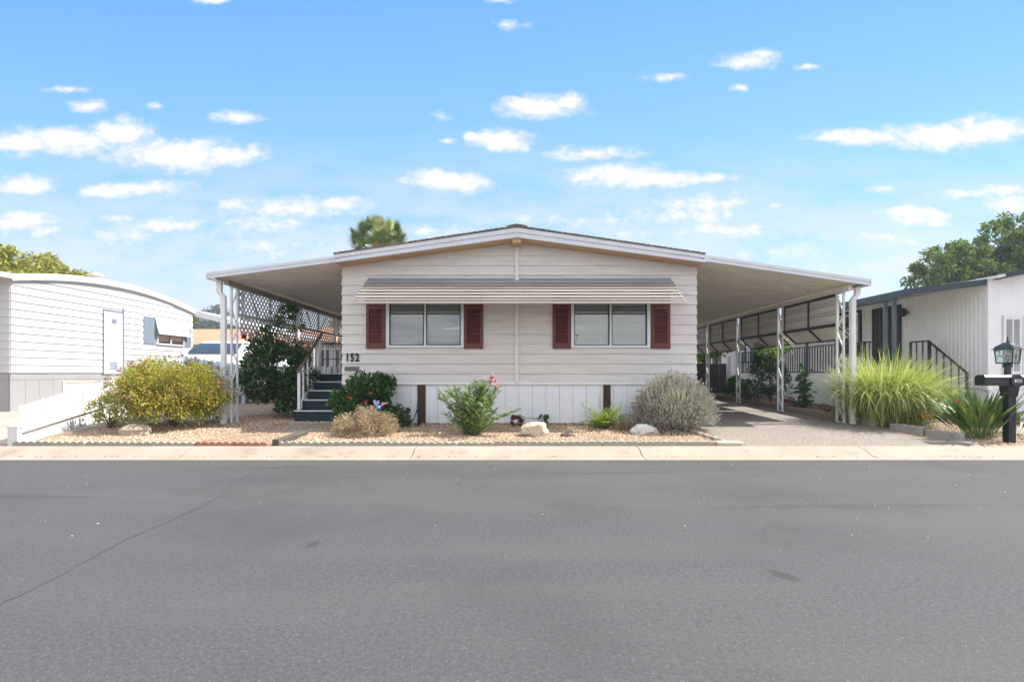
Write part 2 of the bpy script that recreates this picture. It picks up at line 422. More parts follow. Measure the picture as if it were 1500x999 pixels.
# ================================================================== surfaces' materials
def asphalt():
    m, nt, b = newmat('asphalt')
    co = objco(nt)
    fine = tnoise(nt, co, 140, 3, .7); med = tnoise(nt, co, 38, 4, .6)
    st = objco(nt,(.16,1.1,1)); lane = tnoise(nt, st, 1.1, 5, .55)
    big = tnoise(nt, co, .55, 4, .6)
    base = ramp(nt, [(.30,(.026,.0265,.028)),(.5,(.065,.0655,.067)),(.70,(.138,.138,.138))]); nt.links.new(mixc(nt,.35,fine,med), base.inputs[0])
    c = mixc(nt, mth(nt,'MULTIPLY',maprange(nt,lane,.38,.66),.45), base.outputs[0], (.086,.085,.084))
    c = mixc(nt, mth(nt,'MULTIPLY',maprange(nt,big,.46,.66),.38), c, (.043,.043,.044))
    # pale stones in the mix
    vo = nt.nodes.new('ShaderNodeTexVoronoi'); vo.inputs['Scale'].default_value = 62; nt.links.new(co, vo.inputs['Vector'])
    sel = maprange(nt, vo.outputs['Distance'], .26, .10)
    wn = nt.nodes.new('ShaderNodeSeparateColor'); nt.links.new(vo.outputs['Color'], wn.inputs[0])
    sel = mth(nt,'MULTIPLY', sel, mth(nt,'GREATER_THAN', wn.outputs[0], .88))
    c = mixc(nt, mth(nt,'MULTIPLY',sel,.6), c, (.26,.255,.245))
    # oil spots, tyre scuffs, and a patch joint, each with a shape of its own
    px = nt.nodes.new('ShaderNodeSeparateXYZ'); nt.links.new(objco(nt), px.inputs[0])
    def spot(cx,cy,rx,ry,ang,amt,c):
        dx = mth(nt,'SUBTRACT',px.outputs[0],cx); dy = mth(nt,'SUBTRACT',px.outputs[1],cy)
        a = mth(nt,'ADD',mth(nt,'MULTIPLY',dx,math.cos(ang)/rx),mth(nt,'MULTIPLY',dy,math.sin(ang)/rx))
        bq = mth(nt,'ADD',mth(nt,'MULTIPLY',dx,-math.sin(ang)/ry),mth(nt,'MULTIPLY',dy,math.cos(ang)/ry))
        d = mth(nt,'SQRT',mth(nt,'ADD',mth(nt,'MULTIPLY',a,a),mth(nt,'MULTIPLY',bq,bq)))
        d = mth(nt,'ADD',d,mth(nt,'MULTIPLY',mth(nt,'SUBTRACT',med,.5),.8))
        return mixc(nt, mth(nt,'MULTIPLY',maprange(nt,d,1.05,.55),amt), c, (.030,.029,.028))
    for a in [(-1.535,4.04,.06,.09,0,.55),(1.72,3.42,.07,.13,.5,.55),(-4.45,2.75,.62,.19,.35,.4),(-3.2,7.3,.7,.05,.15,.45),(1.2,6.9,1.2,.06,.06,.4),(-2.1,6.6,.24,.05,.1,.4),(3.2,5.2,1.6,.1,.03,.25),(-5.5,5.6,1.5,.12,-.05,.3)]:
        c = spot(*a, c)
    nt.links.new(c, b.inputs['Base Color']); b.inputs['Roughness'].default_value = .82; b.inputs['Specular IOR Level'].default_value = .3
    bn = nt.nodes.new('ShaderNodeBump'); bn.inputs['Strength'].default_value = .55; bn.inputs['Distance'].default_value = .012
    nt.links.new(mixc(nt,.5,fine,med), bn.inputs['Height']); nt.links.new(bn.outputs[0], b.inputs['Normal'])
    return m
def pebbly(name, cols, scale, bump=.8, dark=.5, big=.25):
    m, nt, b = newmat(name); co = objco(nt)
    vo = nt.nodes.new('ShaderNodeTexVoronoi'); vo.inputs['Scale'].default_value = scale; nt.links.new(co, vo.inputs['Vector'])
    sc_ = nt.nodes.new('ShaderNodeSeparateColor'); nt.links.new(vo.outputs['Color'], sc_.inputs[0])
    r = ramp(nt, [((i+.5)/len(cols),c) for i,c in enumerate(cols)]); nt.links.new(sc_.outputs[0], r.inputs[0])
    c = mixc(nt, mth(nt,'MULTIPLY',maprange(nt,vo.outputs['Distance'],.35,.7),dark), r.outputs[0], tuple(x*.25 for x in cols[0]))
    bg_ = tnoise(nt, co, 1.3, 6, .62)
    c = mixc(nt, mth(nt,'MULTIPLY',maprange(nt,bg_,.45,.72),big), c, tuple(x*.6 for x in cols[0]))
    nt.links.new(c, b.inputs['Base Color']); b.inputs['Roughness'].default_value = .85
    bn = nt.nodes.new('ShaderNodeBump'); bn.inputs['Strength'].default_value = bump; bn.inputs['Distance'].default_value = .02
    nt.links.new(mth(nt,'SUBTRACT',1.0,vo.outputs['Distance']), bn.inputs['Height']); nt.links.new(bn.outputs[0], b.inputs['Normal'])
    return m
m_asph = asphalt()
m_gravel = pebbly('gravel_floor', [(.36,.25,.16),(.47,.35,.24),(.29,.19,.115),(.52,.42,.31),(.40,.29,.19)], 42, .9, .6)
m_drive = pebbly('aggregate_concrete', [(.275,.245,.21),(.21,.187,.16),(.35,.31,.265),(.17,.15,.13)], 60, .35, .5, .4)
m_soil = pebbly('bed_soil', [(.12,.075,.05),(.16,.10,.065),(.09,.06,.04)], 30, .8, .6)
m_rgravel = pebbly('pale_gravel', [(.36,.29,.225),(.30,.235,.18),(.42,.35,.28)], 45, .8, .4)
m_kerb = M('kerb_concrete', (.315,.262,.212), .85, .14, 1.1, .45, 90, dirt=.75, dirtc=(.20,.155,.12))
m_pink = M('pink_concrete', (.37,.29,.245), .8, .08, 1.2, .25, 70, dirt=.25, dirtc=(.25,.19,.15))
m_ground = M('dry_ground', (.20,.16,.115), .95, .2, 1.5, .5, 30)
m_slab = M('path_slab', (.30,.255,.205), .85, .12, 3., .35, 60, dirt=.4)
m_crack = M('crack_filler', (.060,.060,.061), .8, .2, 9)
m_pebble = leafmat('pebble_stone', [(.38,.25,.16),(.52,.39,.27),(.45,.32,.21),(.60,.50,.39),(.31,.20,.125),(.50,.37,.25)], trans=0.0, rough=.8)

# ================================================================== ground, road, kerb
def strip(name, x0, x1, ys, mat, dz, nx=2, kind='structure', zf=None):
    mb = MB(); xs = np.linspace(x0,x1,nx); V = []
    for y in ys:
        for x in xs: V.append((x,y,(zf or g)(y)+dz))
    fs = np.array([[j*nx+i, j*nx+i+1, (j+1)*nx+i+1, (j+1)*nx+i] for j in range(len(ys)-1) for i in range(nx-1)])
    mb.addn(V, fs); return tag(mb.build(name, mat), kind=kind)
def ysbetween(a,b):
    return [a]+[y for y in _GY if a < y < b]+[b]
strip('ground', -600, 600, [-600]+_GY+[600], m_ground, -.02)
tag(MB().add([(-200,-1.55,0),(200,-1.55,0),(200,7.93,0),(-200,7.93,0)],[(0,1,2,3)]).build('road', m_asph), kind='structure')
# rolled kerb with a flat gutter lip: a profile swept along the street in 3.6 m pours
prof = [(7.90,-.08),(7.90,.006),(8.02,.002),(8.16,.004),(8.27,.024),(8.38,.072),(8.46,.098),(8.64,.112),(8.64,-.08)]
def kerbrun(yflip=None):
    mb = MB()
    for k in range(-9,10):
        a = -5.15+3.56*k; b = a+3.56-.014
        pr = [(y,z) for y,z in prof] if yflip is None else [(yflip-(y-7.9),z) for y,z in prof]
        n = len(pr); V = [(a,y,z) for y,z in pr]+[(b,y,z) for y,z in pr]
        mb.add(V, [tuple(range(n)),tuple(range(n,2*n))[::-1]]+[(i,i+n,(i+1)%n+n,(i+1)%n) for i in range(n)])
    return mb
tag(kerbrun().build('kerb', m_kerb), kind='structure')
tag(kerbrun(-1.5).build('kerb', m_kerb), kind='structure')
strip('gravel_bed', -8.35, 3.56, ysbetween(8.60,11.0)+[y+.0 for y in (12.5,13.76,16.34,18)], m_gravel, .006, 2)
strip('driveway', 3.56, 7.02, ysbetween(8.63,27), m_drive, .012)
strip('neighbour_driveway', -26, -8.36, ysbetween(8.63,30), m_pink, .010)
strip('planting_bed', 7.02, 10.8, ysbetween(11.15,24), m_soil, .03)
strip('pale_gravel_yard', 7.02, 26, ysbetween(8.63,11.15), m_rgravel, .008)
strip('path', 9.2, 12.0, [8.66,9.4,11.1], m_pink, .018)
# tar line across the asphalt
mb = MB(); pts = []
for px,py in [(-60,915),(0,886),(60,858),(120,826),(180,792),(240,767),(290,744),(320,729),(345,706),(372,692),(395,683)]:
    y = EYE*F/(py-CY); pts.append((PX(px,y),y,.003))
ctr=[]
for a,b in zip(pts,pts[1:]):
    for q in range(5): ctr.append(np.array(a)+(np.array(b)-np.array(a))*q/5+rng.normal(size=3)*[.010,.006,0])
ctr=np.array(ctr); tg=nrm(np.gradient(ctr,axis=0)); sdv=np.stack([-tg[:,1],tg[:,0],0*tg[:,0]],1); wdt=rng.uniform(.003,.009,len(ctr))[:,None]
V=np.stack([ctr-sdv*wdt,ctr+sdv*wdt],1).reshape(-1,3)
mb.addn(V,np.array([[2*k,2*k+1,2*k+3,2*k+2] for k in range(len(ctr)-1)]))
tag(mb.build('road_crack', m_crack), kind='structure')
# pebbles (nobody could count them)
ico = bmesh.new(); bmesh.ops.create_icosphere(ico, subdivisions=1, radius=1)
IV = np.array([v.co[:] for v in ico.verts]); IF = np.array([[v.index for v in f.verts] for f in ico.faces]); ico.free()
def pebbles(n, x0,x1,y0,y1, smin, smax, dens=None):
    mb = MB(); x = rng.uniform(x0,x1,n); y = y0+(y1-y0)*rng.uniform(0,1,n)**1.25
    if dens is not None:
        k = dens(x,y); x=x[k]; y=y[k]; n=len(x)
    s = rng.uniform(smin,smax,(n,1))*np.array([1,1,.6])*rng.uniform(.7,1.3,(n,3))
    a = rng.uniform(0,6.28,n); ca,sa=np.cos(a),np.sin(a)
    V = IV[None]*s[:,None]*rng.uniform(.8,1.2,(n,len(IV),1))
    X = V[...,0]*ca[:,None]-V[...,1]*sa[:,None]; Y = V[...,0]*sa[:,None]+V[...,1]*ca[:,None]
    P = np.stack([X+x[:,None], Y+y[:,None], V[...,2]+np.maximum(gv(y)+.006,0.0)[:,None]+s[:,2:3]*.35],2)
    mb.addn(P.reshape(-1,3), (np.arange(n)[:,None,None]*len(IV)+IF[None]).reshape(-1,3)); return mb
onpath=lambda x,y:~(((x>-5.35)&(x<-3.95)&(y<9.95))|((x>-4.9)&(x<-3.5)&(y>=9.9)&(y<11.3)))|(rng.random(len(x))<.16)
tag(pebbles(15000,-8.1,3.5,8.78,11.0,.010,.021,onpath).build('gravel', m_pebble, smooth=True), kind='stuff')
tag(pebbles(3500,-6.6,-3.7,11.0,14.5,.012,.024).build('gravel', m_pebble, smooth=True), kind='stuff')
tag(pebbles(2500,7.5,9.2,8.8,11.2,.010,.02).build('gravel', m_pebble, smooth=True), kind='stuff')

# fallen leaves and grit: in the gutter, along the skirting and on the gravel
def litter(n, fx, fy, mat, L=(.02,.05), lift=.012, zf=None):
    x=fx(n); y=fy(n); p=np.stack([x,y,(zf(y) if zf else gv(y))+lift],1); a=rng.uniform(0,6.28,n)
    m=MB(); leaves(m,p,np.stack([np.cos(a),np.sin(a),rng.uniform(-.05,.25,n)],1),rng.uniform(*L,n),rng.uniform(.012,.024,n),up=.9); return m
m_lit=leafmat('litter_leaf',[(.10,.055,.03),(.16,.10,.05),(.22,.15,.08),(.07,.045,.03)],.15)
tag(litter(420,lambda n:rng.uniform(-9,10,n),lambda n:8.15+np.abs(rng.normal(size=n))*.06,m_lit,(.012,.035),.012,lambda y:0*y+.004).build('leaf_litter',m_lit),kind='stuff')
tag(litter(900,lambda n:rng.uniform(-3.5,3.6,n),lambda n:10.94-np.abs(rng.normal(size=n))*.09,m_lit,(.02,.06),.02).build('leaf_litter',m_lit),kind='stuff')
tag(litter(520,lambda n:rng.uniform(-8,3.4,n),lambda n:rng.uniform(8.8,10.8,n),m_lit,(.02,.05),.03).build('leaf_litter',m_lit),kind='stuff')
tag(litter(260,lambda n:rng.uniform(3.7,6.9,n),lambda n:rng.uniform(8.7,15,n),m_lit,(.015,.035),.022).build('leaf_litter',m_lit),kind='stuff')
tag(pebbles(90,-7,8,4.2,7.9,.004,.010).build('gravel',m_pebble,smooth=True),kind='stuff')
# ================================================================== materials for buildings
m_siding = M('beige_lap_siding', (.64,.612,.585), .62, .10, 2.2, .45, 26, stretch=(.5,.5,7), dirt=.5, dirtc=(.40,.35,.30))
m_trim = M('beige_trim', (.68,.64,.60), .55, .05, 4)
m_fascia = M('white_metal_fascia', (.60,.62,.66), .35, .06, 2., dirt=.2, dirtc=(.45,.43,.42), spec=.5)
m_soffit = M('tan_soffit', (.46,.30,.16), .75, .12, 3, stretch=(.4,6,6))
m_shingle = pebbly('shingle_roof', [(.19,.145,.11),(.24,.185,.14),(.15,.115,.09)], 14, .6, .4)
m_skirt = M('white_skirting_paint', (.74,.75,.77), .55, .05, 1.4, .08, 40, dirt=.25, dirtc=(.45,.45,.46))
m_brown = M('brown_board', (.055,.028,.016), .7, .2, 5, .3, 40, stretch=(6,6,.6))
m_shutter = M('oxblood_shutter_paint', (.125,.030,.022), .5, .18, 6, .1, 50)
m_alu = M('aluminium_frame', (.62,.64,.66), .4, .05, 8, metal=.2)
m_gasket = M('dark_gasket', (.02,.025,.028), .6, .1, 6)
m_glass = glassmat('window_glass', tint=(.93,.95,.94), opac=.03, refl=.6)
m_awnlip = M('awning_pale_lip', (.50,.44,.40), .45, .05, 3)
m_blind = M('blind_slats', (.80,.785,.75), .6, .05, 3)
m_awn = M('awning_cream_metal', (.335,.31,.285), .42, .10, 1.6, stretch=(.3,4,4), dirt=.35, dirtc=(.25,.23,.205))
m_awnblue = M('awning_blue_grey_metal', (.24,.27,.29), .45, .1, 3)
m_pan = M('carport_pan', (.76,.715,.645), .5, .05, 1.3, dirt=.08, dirtc=(.40,.36,.30))
m_white = M('white_post_paint', (.72,.73,.74), .5, .06, 3, dirt=.25, dirtc=(.42,.38,.34))
m_black = M('black_paint', (.012,.012,.014), .45, .2, 6)
m_plaque = M('dull_bronze_plate', (.14,.12,.105), .5, .2, 20)
m_lattice = M('weathered_lattice', (.46,.47,.48), .7, .1, 5)
m_framebrown = M('brown_awning_frame', (.045,.028,.022), .55, .2, 6)
m_shade = M('cream_shade_panel', (.72,.69,.63), .5, .06, 1.5, dirt=.2, dirtc=(.38,.34,.30))
m_carpet = M('teal_step_carpet', (.018,.034,.043), .9, .25, 5, .4, 120)
m_nose = M('white_step_nosing', (.62,.63,.64), .6, .1, 5)
m_railbrown = M('worn_brown_rail', (.16,.095,.07), .7, .2, 6)
m_tape = M('white_sticker', (.75,.75,.74), .5, .03, 5)
m_red = M('red_ink', (.45,.05,.03), .5, .05, 5)

def slope_bar(mb, x0,z0,x1,z1, y0,y1, h0,h1):       # board with sloped top and bottom in the XZ plane
    mb.hexa([(x0,y0,z0),(x1,y0,z1),(x1,y1,z1),(x0,y1,z0)],[(x0,y0,z0+h0),(x1,y0,z1+h1),(x1,y1,z1+h1),(x0,y1,z0+h0)])

# ================================================================== the mobile home
HX0,HX1,HY,HYB,HR = -3.57,3.735,11.0,27.0,.03
ZE0,ZR = 3.49,3.975
house = thing('mobile_home','beige lap sided double wide mobile home with dark red shutters, numbered 152','mobile home',(HR,HY,g(HY)))
def gable(z):
    if z <= ZE0: return (HX0,HX1)
    t = (z-ZE0)/(ZR-ZE0)
    if t >= 1: return None
    return (HX0+(HR-HX0)*t, HX1+(HR-HX1)*t)
WZ0,WZ1 = 1.842,2.87
WINS = [(-2.63,-1.09),(1.175,2.745)]
mb = MB()
lap_wall(mb, HX0,HX1, 1.10,ZR, .2024, lambda u,o,z:(u,HY-o,z), [(a,b,WZ0,WZ1) for a,b in WINS], (gable,[ZE0]), zstart=1.083, out=.030)
mb.build('front_wall', m_siding, house)
for x,s in ((HX0,-1),(HX1,1)):
    mb = MB(); lap_wall(mb, HY+.01,HYB, 1.10,ZE0-.03, .2024, lambda u,o,z,x=x,s=s:(x+s*o,u,z), zstart=1.083, back=.05, out=.032)
    mb.build('side_wall', m_siding, house)
MB().box(HX0,HX1,HYB-.05,HYB,1.1,ZE0).build('rear_wall', m_siding, house)
MB().box(HX0+.06,HX1-.06,HY+.05,HYB-.06,1.08,1.12).build('floor_deck', m_brown, house)
# roof
roof = MB()
Y0,Y1 = HY-.42,HYB+.33
for xe,ze in ((HX0-.02,ZE0+.165),(HX1+.02,ZE0+.165)):
    zt = ZR+.215; a=[(xe,Y0,ze),(HR,Y0,zt),(HR,Y1,zt),(xe,Y1,ze)]
    roof.hexa([(p[0],p[1],p[2]-.09) for p in a], a)
rf = roof.build('roof', m_brown, house)
sh = MB()
for xe,ze in ((HX0-.035,ZE0+.166),(HX1+.035,ZE0+.166)):
    zt = ZR+.225; n = 34
    for k in range(n):                                  # overlapping courses
        ta,tb = k/n, (k+1.12)/n
        f = lambda t,l:(xe+(HR-xe)*min(t,1), ze+(zt-ze)*min(t,1)+l)
        (xa,za),(xb,zb) = f(ta,.012),f(tb,.004)
        jit = rng.uniform(-.006,.006)
        sh.hexa([(xa,Y0-.03+jit,za-.02),(xb,Y0-.03+jit,zb-.012),(xb,Y1+.03,zb-.012),(xa,Y1+.03,za-.02)],[(xa,Y0-.03+jit,za+.016),(xb,Y0-.03+jit,zb+.012),(xb,Y1+.03,zb+.012),(xa,Y1+.03,za+.016)])
for k in range(14):
    y=Y0-.04+k*(Y1-Y0)/14
    sh.hexa([(HR-.2,y,zt-.005),(HR,y,zt+.028),(HR,y+1.3,zt+.028),(HR-.2,y+1.3,zt-.005)],[(HR-.2,y,zt+.012),(HR,y,zt+.05),(HR,y+1.3,zt+.046),(HR-.2,y+1.3,zt+.008)])
    sh.hexa([(HR,y,zt+.028),(HR+.2,y,zt-.005),(HR+.2,y+1.3,zt-.005),(HR,y+1.3,zt+.028)],[(HR,y,zt+.05),(HR+.2,y,zt+.012),(HR+.2,y+1.3,zt+.008),(HR,y+1.3,zt+.046)])
sh.build('shingles', m_shingle, rf)
fa = MB()
for xe in (HX0-.02,HX1+.02):
    slope_bar(fa, xe,ZE0+.085,HR,ZR+.115, Y0-.012,Y0+.03,.075,.09)
    slope_bar(fa, xe,ZE0+.012,HR,ZR+.025, Y0+.002,Y0+.03,.068,.085)
    slope_bar(fa, xe,ZE0+.0,HR,ZR+.012, Y0-.016,Y0+.03,.014,.014)
    s=-1 if xe<0 else 1
    fa.box(min(xe,xe+s*.02),max(xe,xe+s*.02),Y0-.014,Y1,ZE0+.0,ZE0+.155)
fa.box(HR-.012,HR+.012,Y0-.02,Y0+.03,ZR+.02,ZR+.2)
fas=fa.build('fascia', m_fascia, rf)
so = MB()
for xe in (HX0+.0,HX1-.0):
    slope_bar(so, xe,ZE0-.012,HR,ZR-.002, Y0+.03,HY-.001,.016,.016)
so.box(HR-.09,HR+.09,Y0+.032,HY-.05,ZR-.085,ZR-.004)
so.build('soffit', m_soffit, rf)
# trim
mb = MB(); mb.box(HR-.038,HR+.038,HY-.058,HY-.001,1.105,ZR-.09); mb.box(HR-.03,HR+.03,HY-.066,HY-.058,3.26,3.33)
mb.build('centre_trim', m_trim, house, bevel=.006)
MB().box(HX0-.012,HX1+.012,HY-.034,HY+.02,1.055,1.10).build('base_ledge', m_skirt, house, bevel=.006)
sk = MB(); x = HX0
while x < HX1-.02:
    x1 = min(x+.28,HX1); sk.box(x+.004,x1-.004,HY+.012,HY+.035,g(HY)-.05,1.056); x = x1
sk.box(HX0+.01,HX1-.01,HY+.032,HY+.06,g(HY)-.05,1.056)
for xx in (HX0,HX1-.03): sk.box(xx,xx+.03,HY+.04,HYB,g(HY)-.05,1.056)
skp = sk.build('skirting', m_skirt, house)
for xa,xb in ((-2.025,-1.855),(1.815,1.965)):
    MB().box(xa,xb,HY-.012,HY+.011,g(HY)-.02,1.052).build('skirting_board', m_brown, house, bevel=.004)
# windows
for i,(a,b) in enumerate(WINS):
    fr = MB(); t=.045; y0,y1=HY-.055,HY+.03
    fr.box(a-.03,a+t-.01,y0,y1,WZ0-.03,WZ1); fr.box(b-t+.01,b+.03,y0,y1,WZ0-.03,WZ1)
    fr.box(a+t-.01,b-t+.01,y0,y1,WZ0-.03,WZ0+.022); fr.box(a+t-.01,b-t+.01,y0,y1,WZ1-.035,WZ1)
    mid=(a+b)/2; fr.box(mid-.022,mid+.022,y0+.01,y1,WZ0+.022,WZ1-.035)
    wn = fr.build('window', m_alu, house, bevel=.004)
    gk = MB()
    for (p,q) in ((a+t-.01,mid-.022),(mid+.022,b-t+.01)):
        gk.box(p,p+.016,y0+.018,y1,WZ0+.022,WZ1-.035); gk.box(q-.022,q,y0+.018,y1,WZ0+.022,WZ1-.035); gk.box(p+.016,q-.022,y0+.018,y1,WZ0+.022,WZ0+.038)
    gk.build('gasket', m_gasket, wn)
    for (p,q) in ((a+t+.006,mid-.044),(mid+.038,b-t-.012)):
        MB().box(p,q,y0+.035,y0+.039,WZ0+.038,WZ1-.035).build('pane', m_glass, wn)
    bl = MB()
    zz = WZ0+.03
    while zz < WZ1-.03:
        off = rng.normal()*.002
        for (p,q) in ((a+.02,mid-.006),(mid+.006,b-.03)):
            bl.hexa([(p,HY+.055,zz-.012+off),(q,HY+.055,zz-.012+off),(q,HY+.08,zz+.010),(p,HY+.08,zz+.010)],[(p,HY+.055,zz-.0105+off),(q,HY+.055,zz-.0105+off),(q,HY+.08,zz+.0115),(p,HY+.08,zz+.0115)])
        zz += .025
    bl.build('blind', m_blind, wn)
    if i == 1:
        s = MB().box(a+.06,a+.14,y0+.028,y0+.033,WZ0+.13,WZ0+.25).build('sticker', m_tape, wn)
        d = MB(); d.box(a+.066,a+.134,y0+.026,y0+.028,WZ0+.215,WZ0+.242); d.box(a+.085,a+.115,y0+.026,y0+.028,WZ0+.165,WZ0+.198); d.box(a+.07,a+.13,y0+.026,y0+.028,WZ0+.14,WZ0+.15)
        d.build('sticker_mark', m_black, wn)
# shutters with fixed louvres
for xa,xb in ((-3.07,-2.685),(-1.06,-.665),(.765,1.14),(2.795,3.185)):
    s = MB(); y0,y1=HY-.062,HY-.023; z0,z1=1.795,2.96
    s.box(xa,xa+.065,y0,y1,z0,z1); s.box(xb-.065,xb,y0,y1,z0,z1)
    for za,zb in ((z0,z0+.11),(2.60,2.67),(z1-.09,z1)): s.box(xa+.065,xb-.065,y0+.004,y1,za,zb)
    for za,zb in ((z0+.11,2.60),(2.67,z1-.09)):
        n=int((zb-za)/.031)
        for k in range(n):
            zc=za+(k+.5)*(zb-za)/n
            s.hexa([(xa+.066,y0+.010,zc-.016),(xb-.066,y0+.010,zc-.016),(xb-.066,y1-.003,zc+.012),(xa+.066,y1-.003,zc+.012)],[(xa+.066,y0+.010,zc-.008),(xb-.066,y0+.010,zc-.008),(xb-.066,y1-.003,zc+.020),(xa+.066,y1-.003,zc+.020)])
    s.build('shutter', m_shutter, house, bevel=.003)
# window awning: stepped metal slats out over both windows
aw = MB(); AX0,AX1=-3.04,3.20
A=np.array([HY-.10,3.165]); B=np.array([10.045,2.66]); n=13
d=(B-A)/n; L=np.linalg.norm(B-A); nn=np.array([-(B-A)[1],(B-A)[0]])/L; nn=nn if nn[1]>0 else -nn
for k in range(n):
    p=A+d*k; q=A+d*(k+1.0); e0=e1=0.
    p=p-d*.12+nn*(.022*(k%2)); q=q+d*.12+nn*(.022*(k%2)+.004)
    aw.hexa([(AX0,p[0],p[1]),(AX1,p[0],p[1]),(AX1,q[0],q[1]),(AX0,q[0],q[1])],[(AX0,p[0]+nn[0]*.008,p[1]+nn[1]*.008),(AX1,p[0]+nn[0]*.008,p[1]+nn[1]*.008),(AX1,q[0]+nn[0]*.02,q[1]+nn[1]*.02),(AX0,q[0]+nn[0]*.02,q[1]+nn[1]*.02)])
awn = aw.build('window_awning', m_awn, house)
hd = MB()
for k,(ya,yb,za,zb) in enumerate(((HY-.055,HY-.022,3.208,3.245),(HY-.085,HY-.03,3.172,3.200))):
    hd.box(AX0,AX1,ya,yb,za,zb)
hd.build('awning_header', m_awnblue, awn, bevel=.004)
lp = MB(); lp.box(AX0-.02,AX1+.02,10.015,10.06,2.60,2.645)
for xx in (AX0-.02,AX1-.005):
    lp.bar((xx+.012,HY-.10,3.15),(xx+.012,10.06,2.625),.025,.035)
lp.build('awning_lip', m_awnlip, awn, bevel=.005)
ar = MB()
for xx in (-2.86,-.75,.93,3.0): ar.bar((xx,HY-.03,2.38),(xx,10.08,2.64),.02,.02)
# number and plate
text_mesh('house_number','152',.225,.006,.009,m_black,house,(PX(506.5,11),HY-.03,PZ(529,11)),1.22,.74)
MB().box(PX(505.5,11),PX(526.5,11),HY-.036,HY-.018,PZ(543.5,11),PZ(537,11)).build('plate', m_plaque, house, bevel=.004)

# ================================================================== carport (driveway side) and porch awning (step side)
def wave(mb, y0, y1, xa, za, xb, zb, pitch=.203, up=.05, th=.004):
    ys=[]; k=0
    while y0+k*pitch < y1:
        y=y0+k*pitch
        for f,h in ((0,0),(.55,0),(.62,up),(.93,up)): ys.append((y+f*pitch,h))
        k+=1
    n=len(ys); V=[]
    for (x,z) in ((xa,za),(xb,zb)):
        for y,h in ys: V.append((x,y,z+h))
    for (x,z) in ((xa,za),(xb,zb)):
        for y,h in ys: V.append((x,y,z+h+th))
    V=np.array(V); fs=[]
    for i in range(n-1):
        fs+= [(i,i+1,n+i+1,n+i),(2*n+i,3*n+i,3*n+i+1,2*n+i+1),(i,2*n+i,2*n+i+1,i+1),(n+i,n+i+1,3*n+i+1,3*n+i)]
    mb.add(V,fs)
def scroll_post(x, yc, z0, z1, root, gap=.115):
    p=MB()
    for s in (-1,1): p.box(x-.019,x+.019,yc+s*gap-.019,yc+s*gap+.019,z0,z1)
    for zz in (z0+.01,z1-.02): p.box(x-.03,x+.03,yc-gap-.03,yc+gap+.03,zz-.01,zz+.012)
    po=p.build('post', m_white, root, bevel=.004)
    c=MB(); n=7; hz=(z1-z0-.1)/n
    for k in range(n):
        za=z0+.05+k*hz; s=1 if k%2 else -1
        t=np.linspace(0,1,12)
        pts=[(x, yc+s*(gap-.03)*math.cos(math.pi*q), za+hz*q) for q in t]
        for a,b in zip(pts,pts[1:]): c.bar(a,b,.028,.008,up=(0,1,0.01))
        c.tube([(x,yc-s*.02+.03*math.cos(q),za+hz*.5+.05*math.sin(q)) for q in np.linspace(0,5,9)],.008,5)
    c.build('scroll', m_white, po)
    return po
def gutter_roof(name,label,cat,xi,zi,xo,zo,ztopi,ztopo,yend,sgn):
    root=thing(name,label,cat,((xi+xo)/2,HY,g(HY)))
    mb=MB(); wave(mb,10.70,yend,xi,zi,xo,zo); mb.build('roof_pan',m_pan,root)
    fa=MB(); yf=HY-.345
    for (y0,y1,da,db) in ((yf-.012,yf+.02,.055,0.0),(yf,yf+.02,.105,.052),(yf-.015,yf+.02,.125,.107)):
        zi0,zo0=ztopi-da,ztopo-da
        fa.hexa([(xi,y0,ztopi-da),(xo,y0,ztopo-da),(xo,y1,ztopo-da),(xi,y1,ztopi-da)],[(xi,y0,ztopi-db),(xo,y0,ztopo-db),(xo,y1,ztopo-db),(xi,y1,ztopi-db)])
    fa.box(min(xo,xo+sgn*.012),max(xo,xo+sgn*.012),yf-.015,yf+.05,ztopo-.13,ztopo+.008); fa.box(min(xo,xo+sgn*.012),max(xo,xo+sgn*.012),yf+.05,yend,ztopo-.13,ztopo+.008 if sgn>0 else zo-.005)
    # gutter floor behind the outer face
    fa.box(min(xo,xo-sgn*.14),max(xo,xo-sgn*.14),yf+.02,yend,ztopo-.125,ztopo-.118)
    fa.build('fascia',m_fascia,root)
    return root
cp = gutter_roof('carport','long white metal carport over the driveway, hung with cream shade panels','carport',HX1+.005,3.565,7.10,3.075,3.66,3.17,24.0,1)
BX=6.82; bz=2.985
MB().box(BX-.04,BX+.04,10.85,24,bz,bz+.085).build('beam',m_pan,cp)
PYR=[11.18,13.72,16.30,18.90,21.50]
for y in PYR: scroll_post(BX,y,g(y)+.005,bz,cp)
dsp=MB(); dsp.box(BX+.05,BX+.145,10.88,10.97,g(10.9),2.80)
dsp.hexa([(BX+.05,10.885,2.80),(BX+.15,10.885,2.80),(BX+.15,10.965,2.80),(BX+.05,10.965,2.80)],[(BX+.14,10.885,2.90),(BX+.24,10.885,2.90),(BX+.24,10.965,2.90),(BX+.14,10.965,2.90)])
dsp.box(BX+.14,BX+.24,10.885,10.965,2.90,3.05)
for k in (-1,1): dsp.box(BX+.10+k*.028-.006,BX+.10+k*.028+.006,10.872,10.88,g(10.9),2.8)
dsp.build('downspout',m_white,cp,bevel=.006)
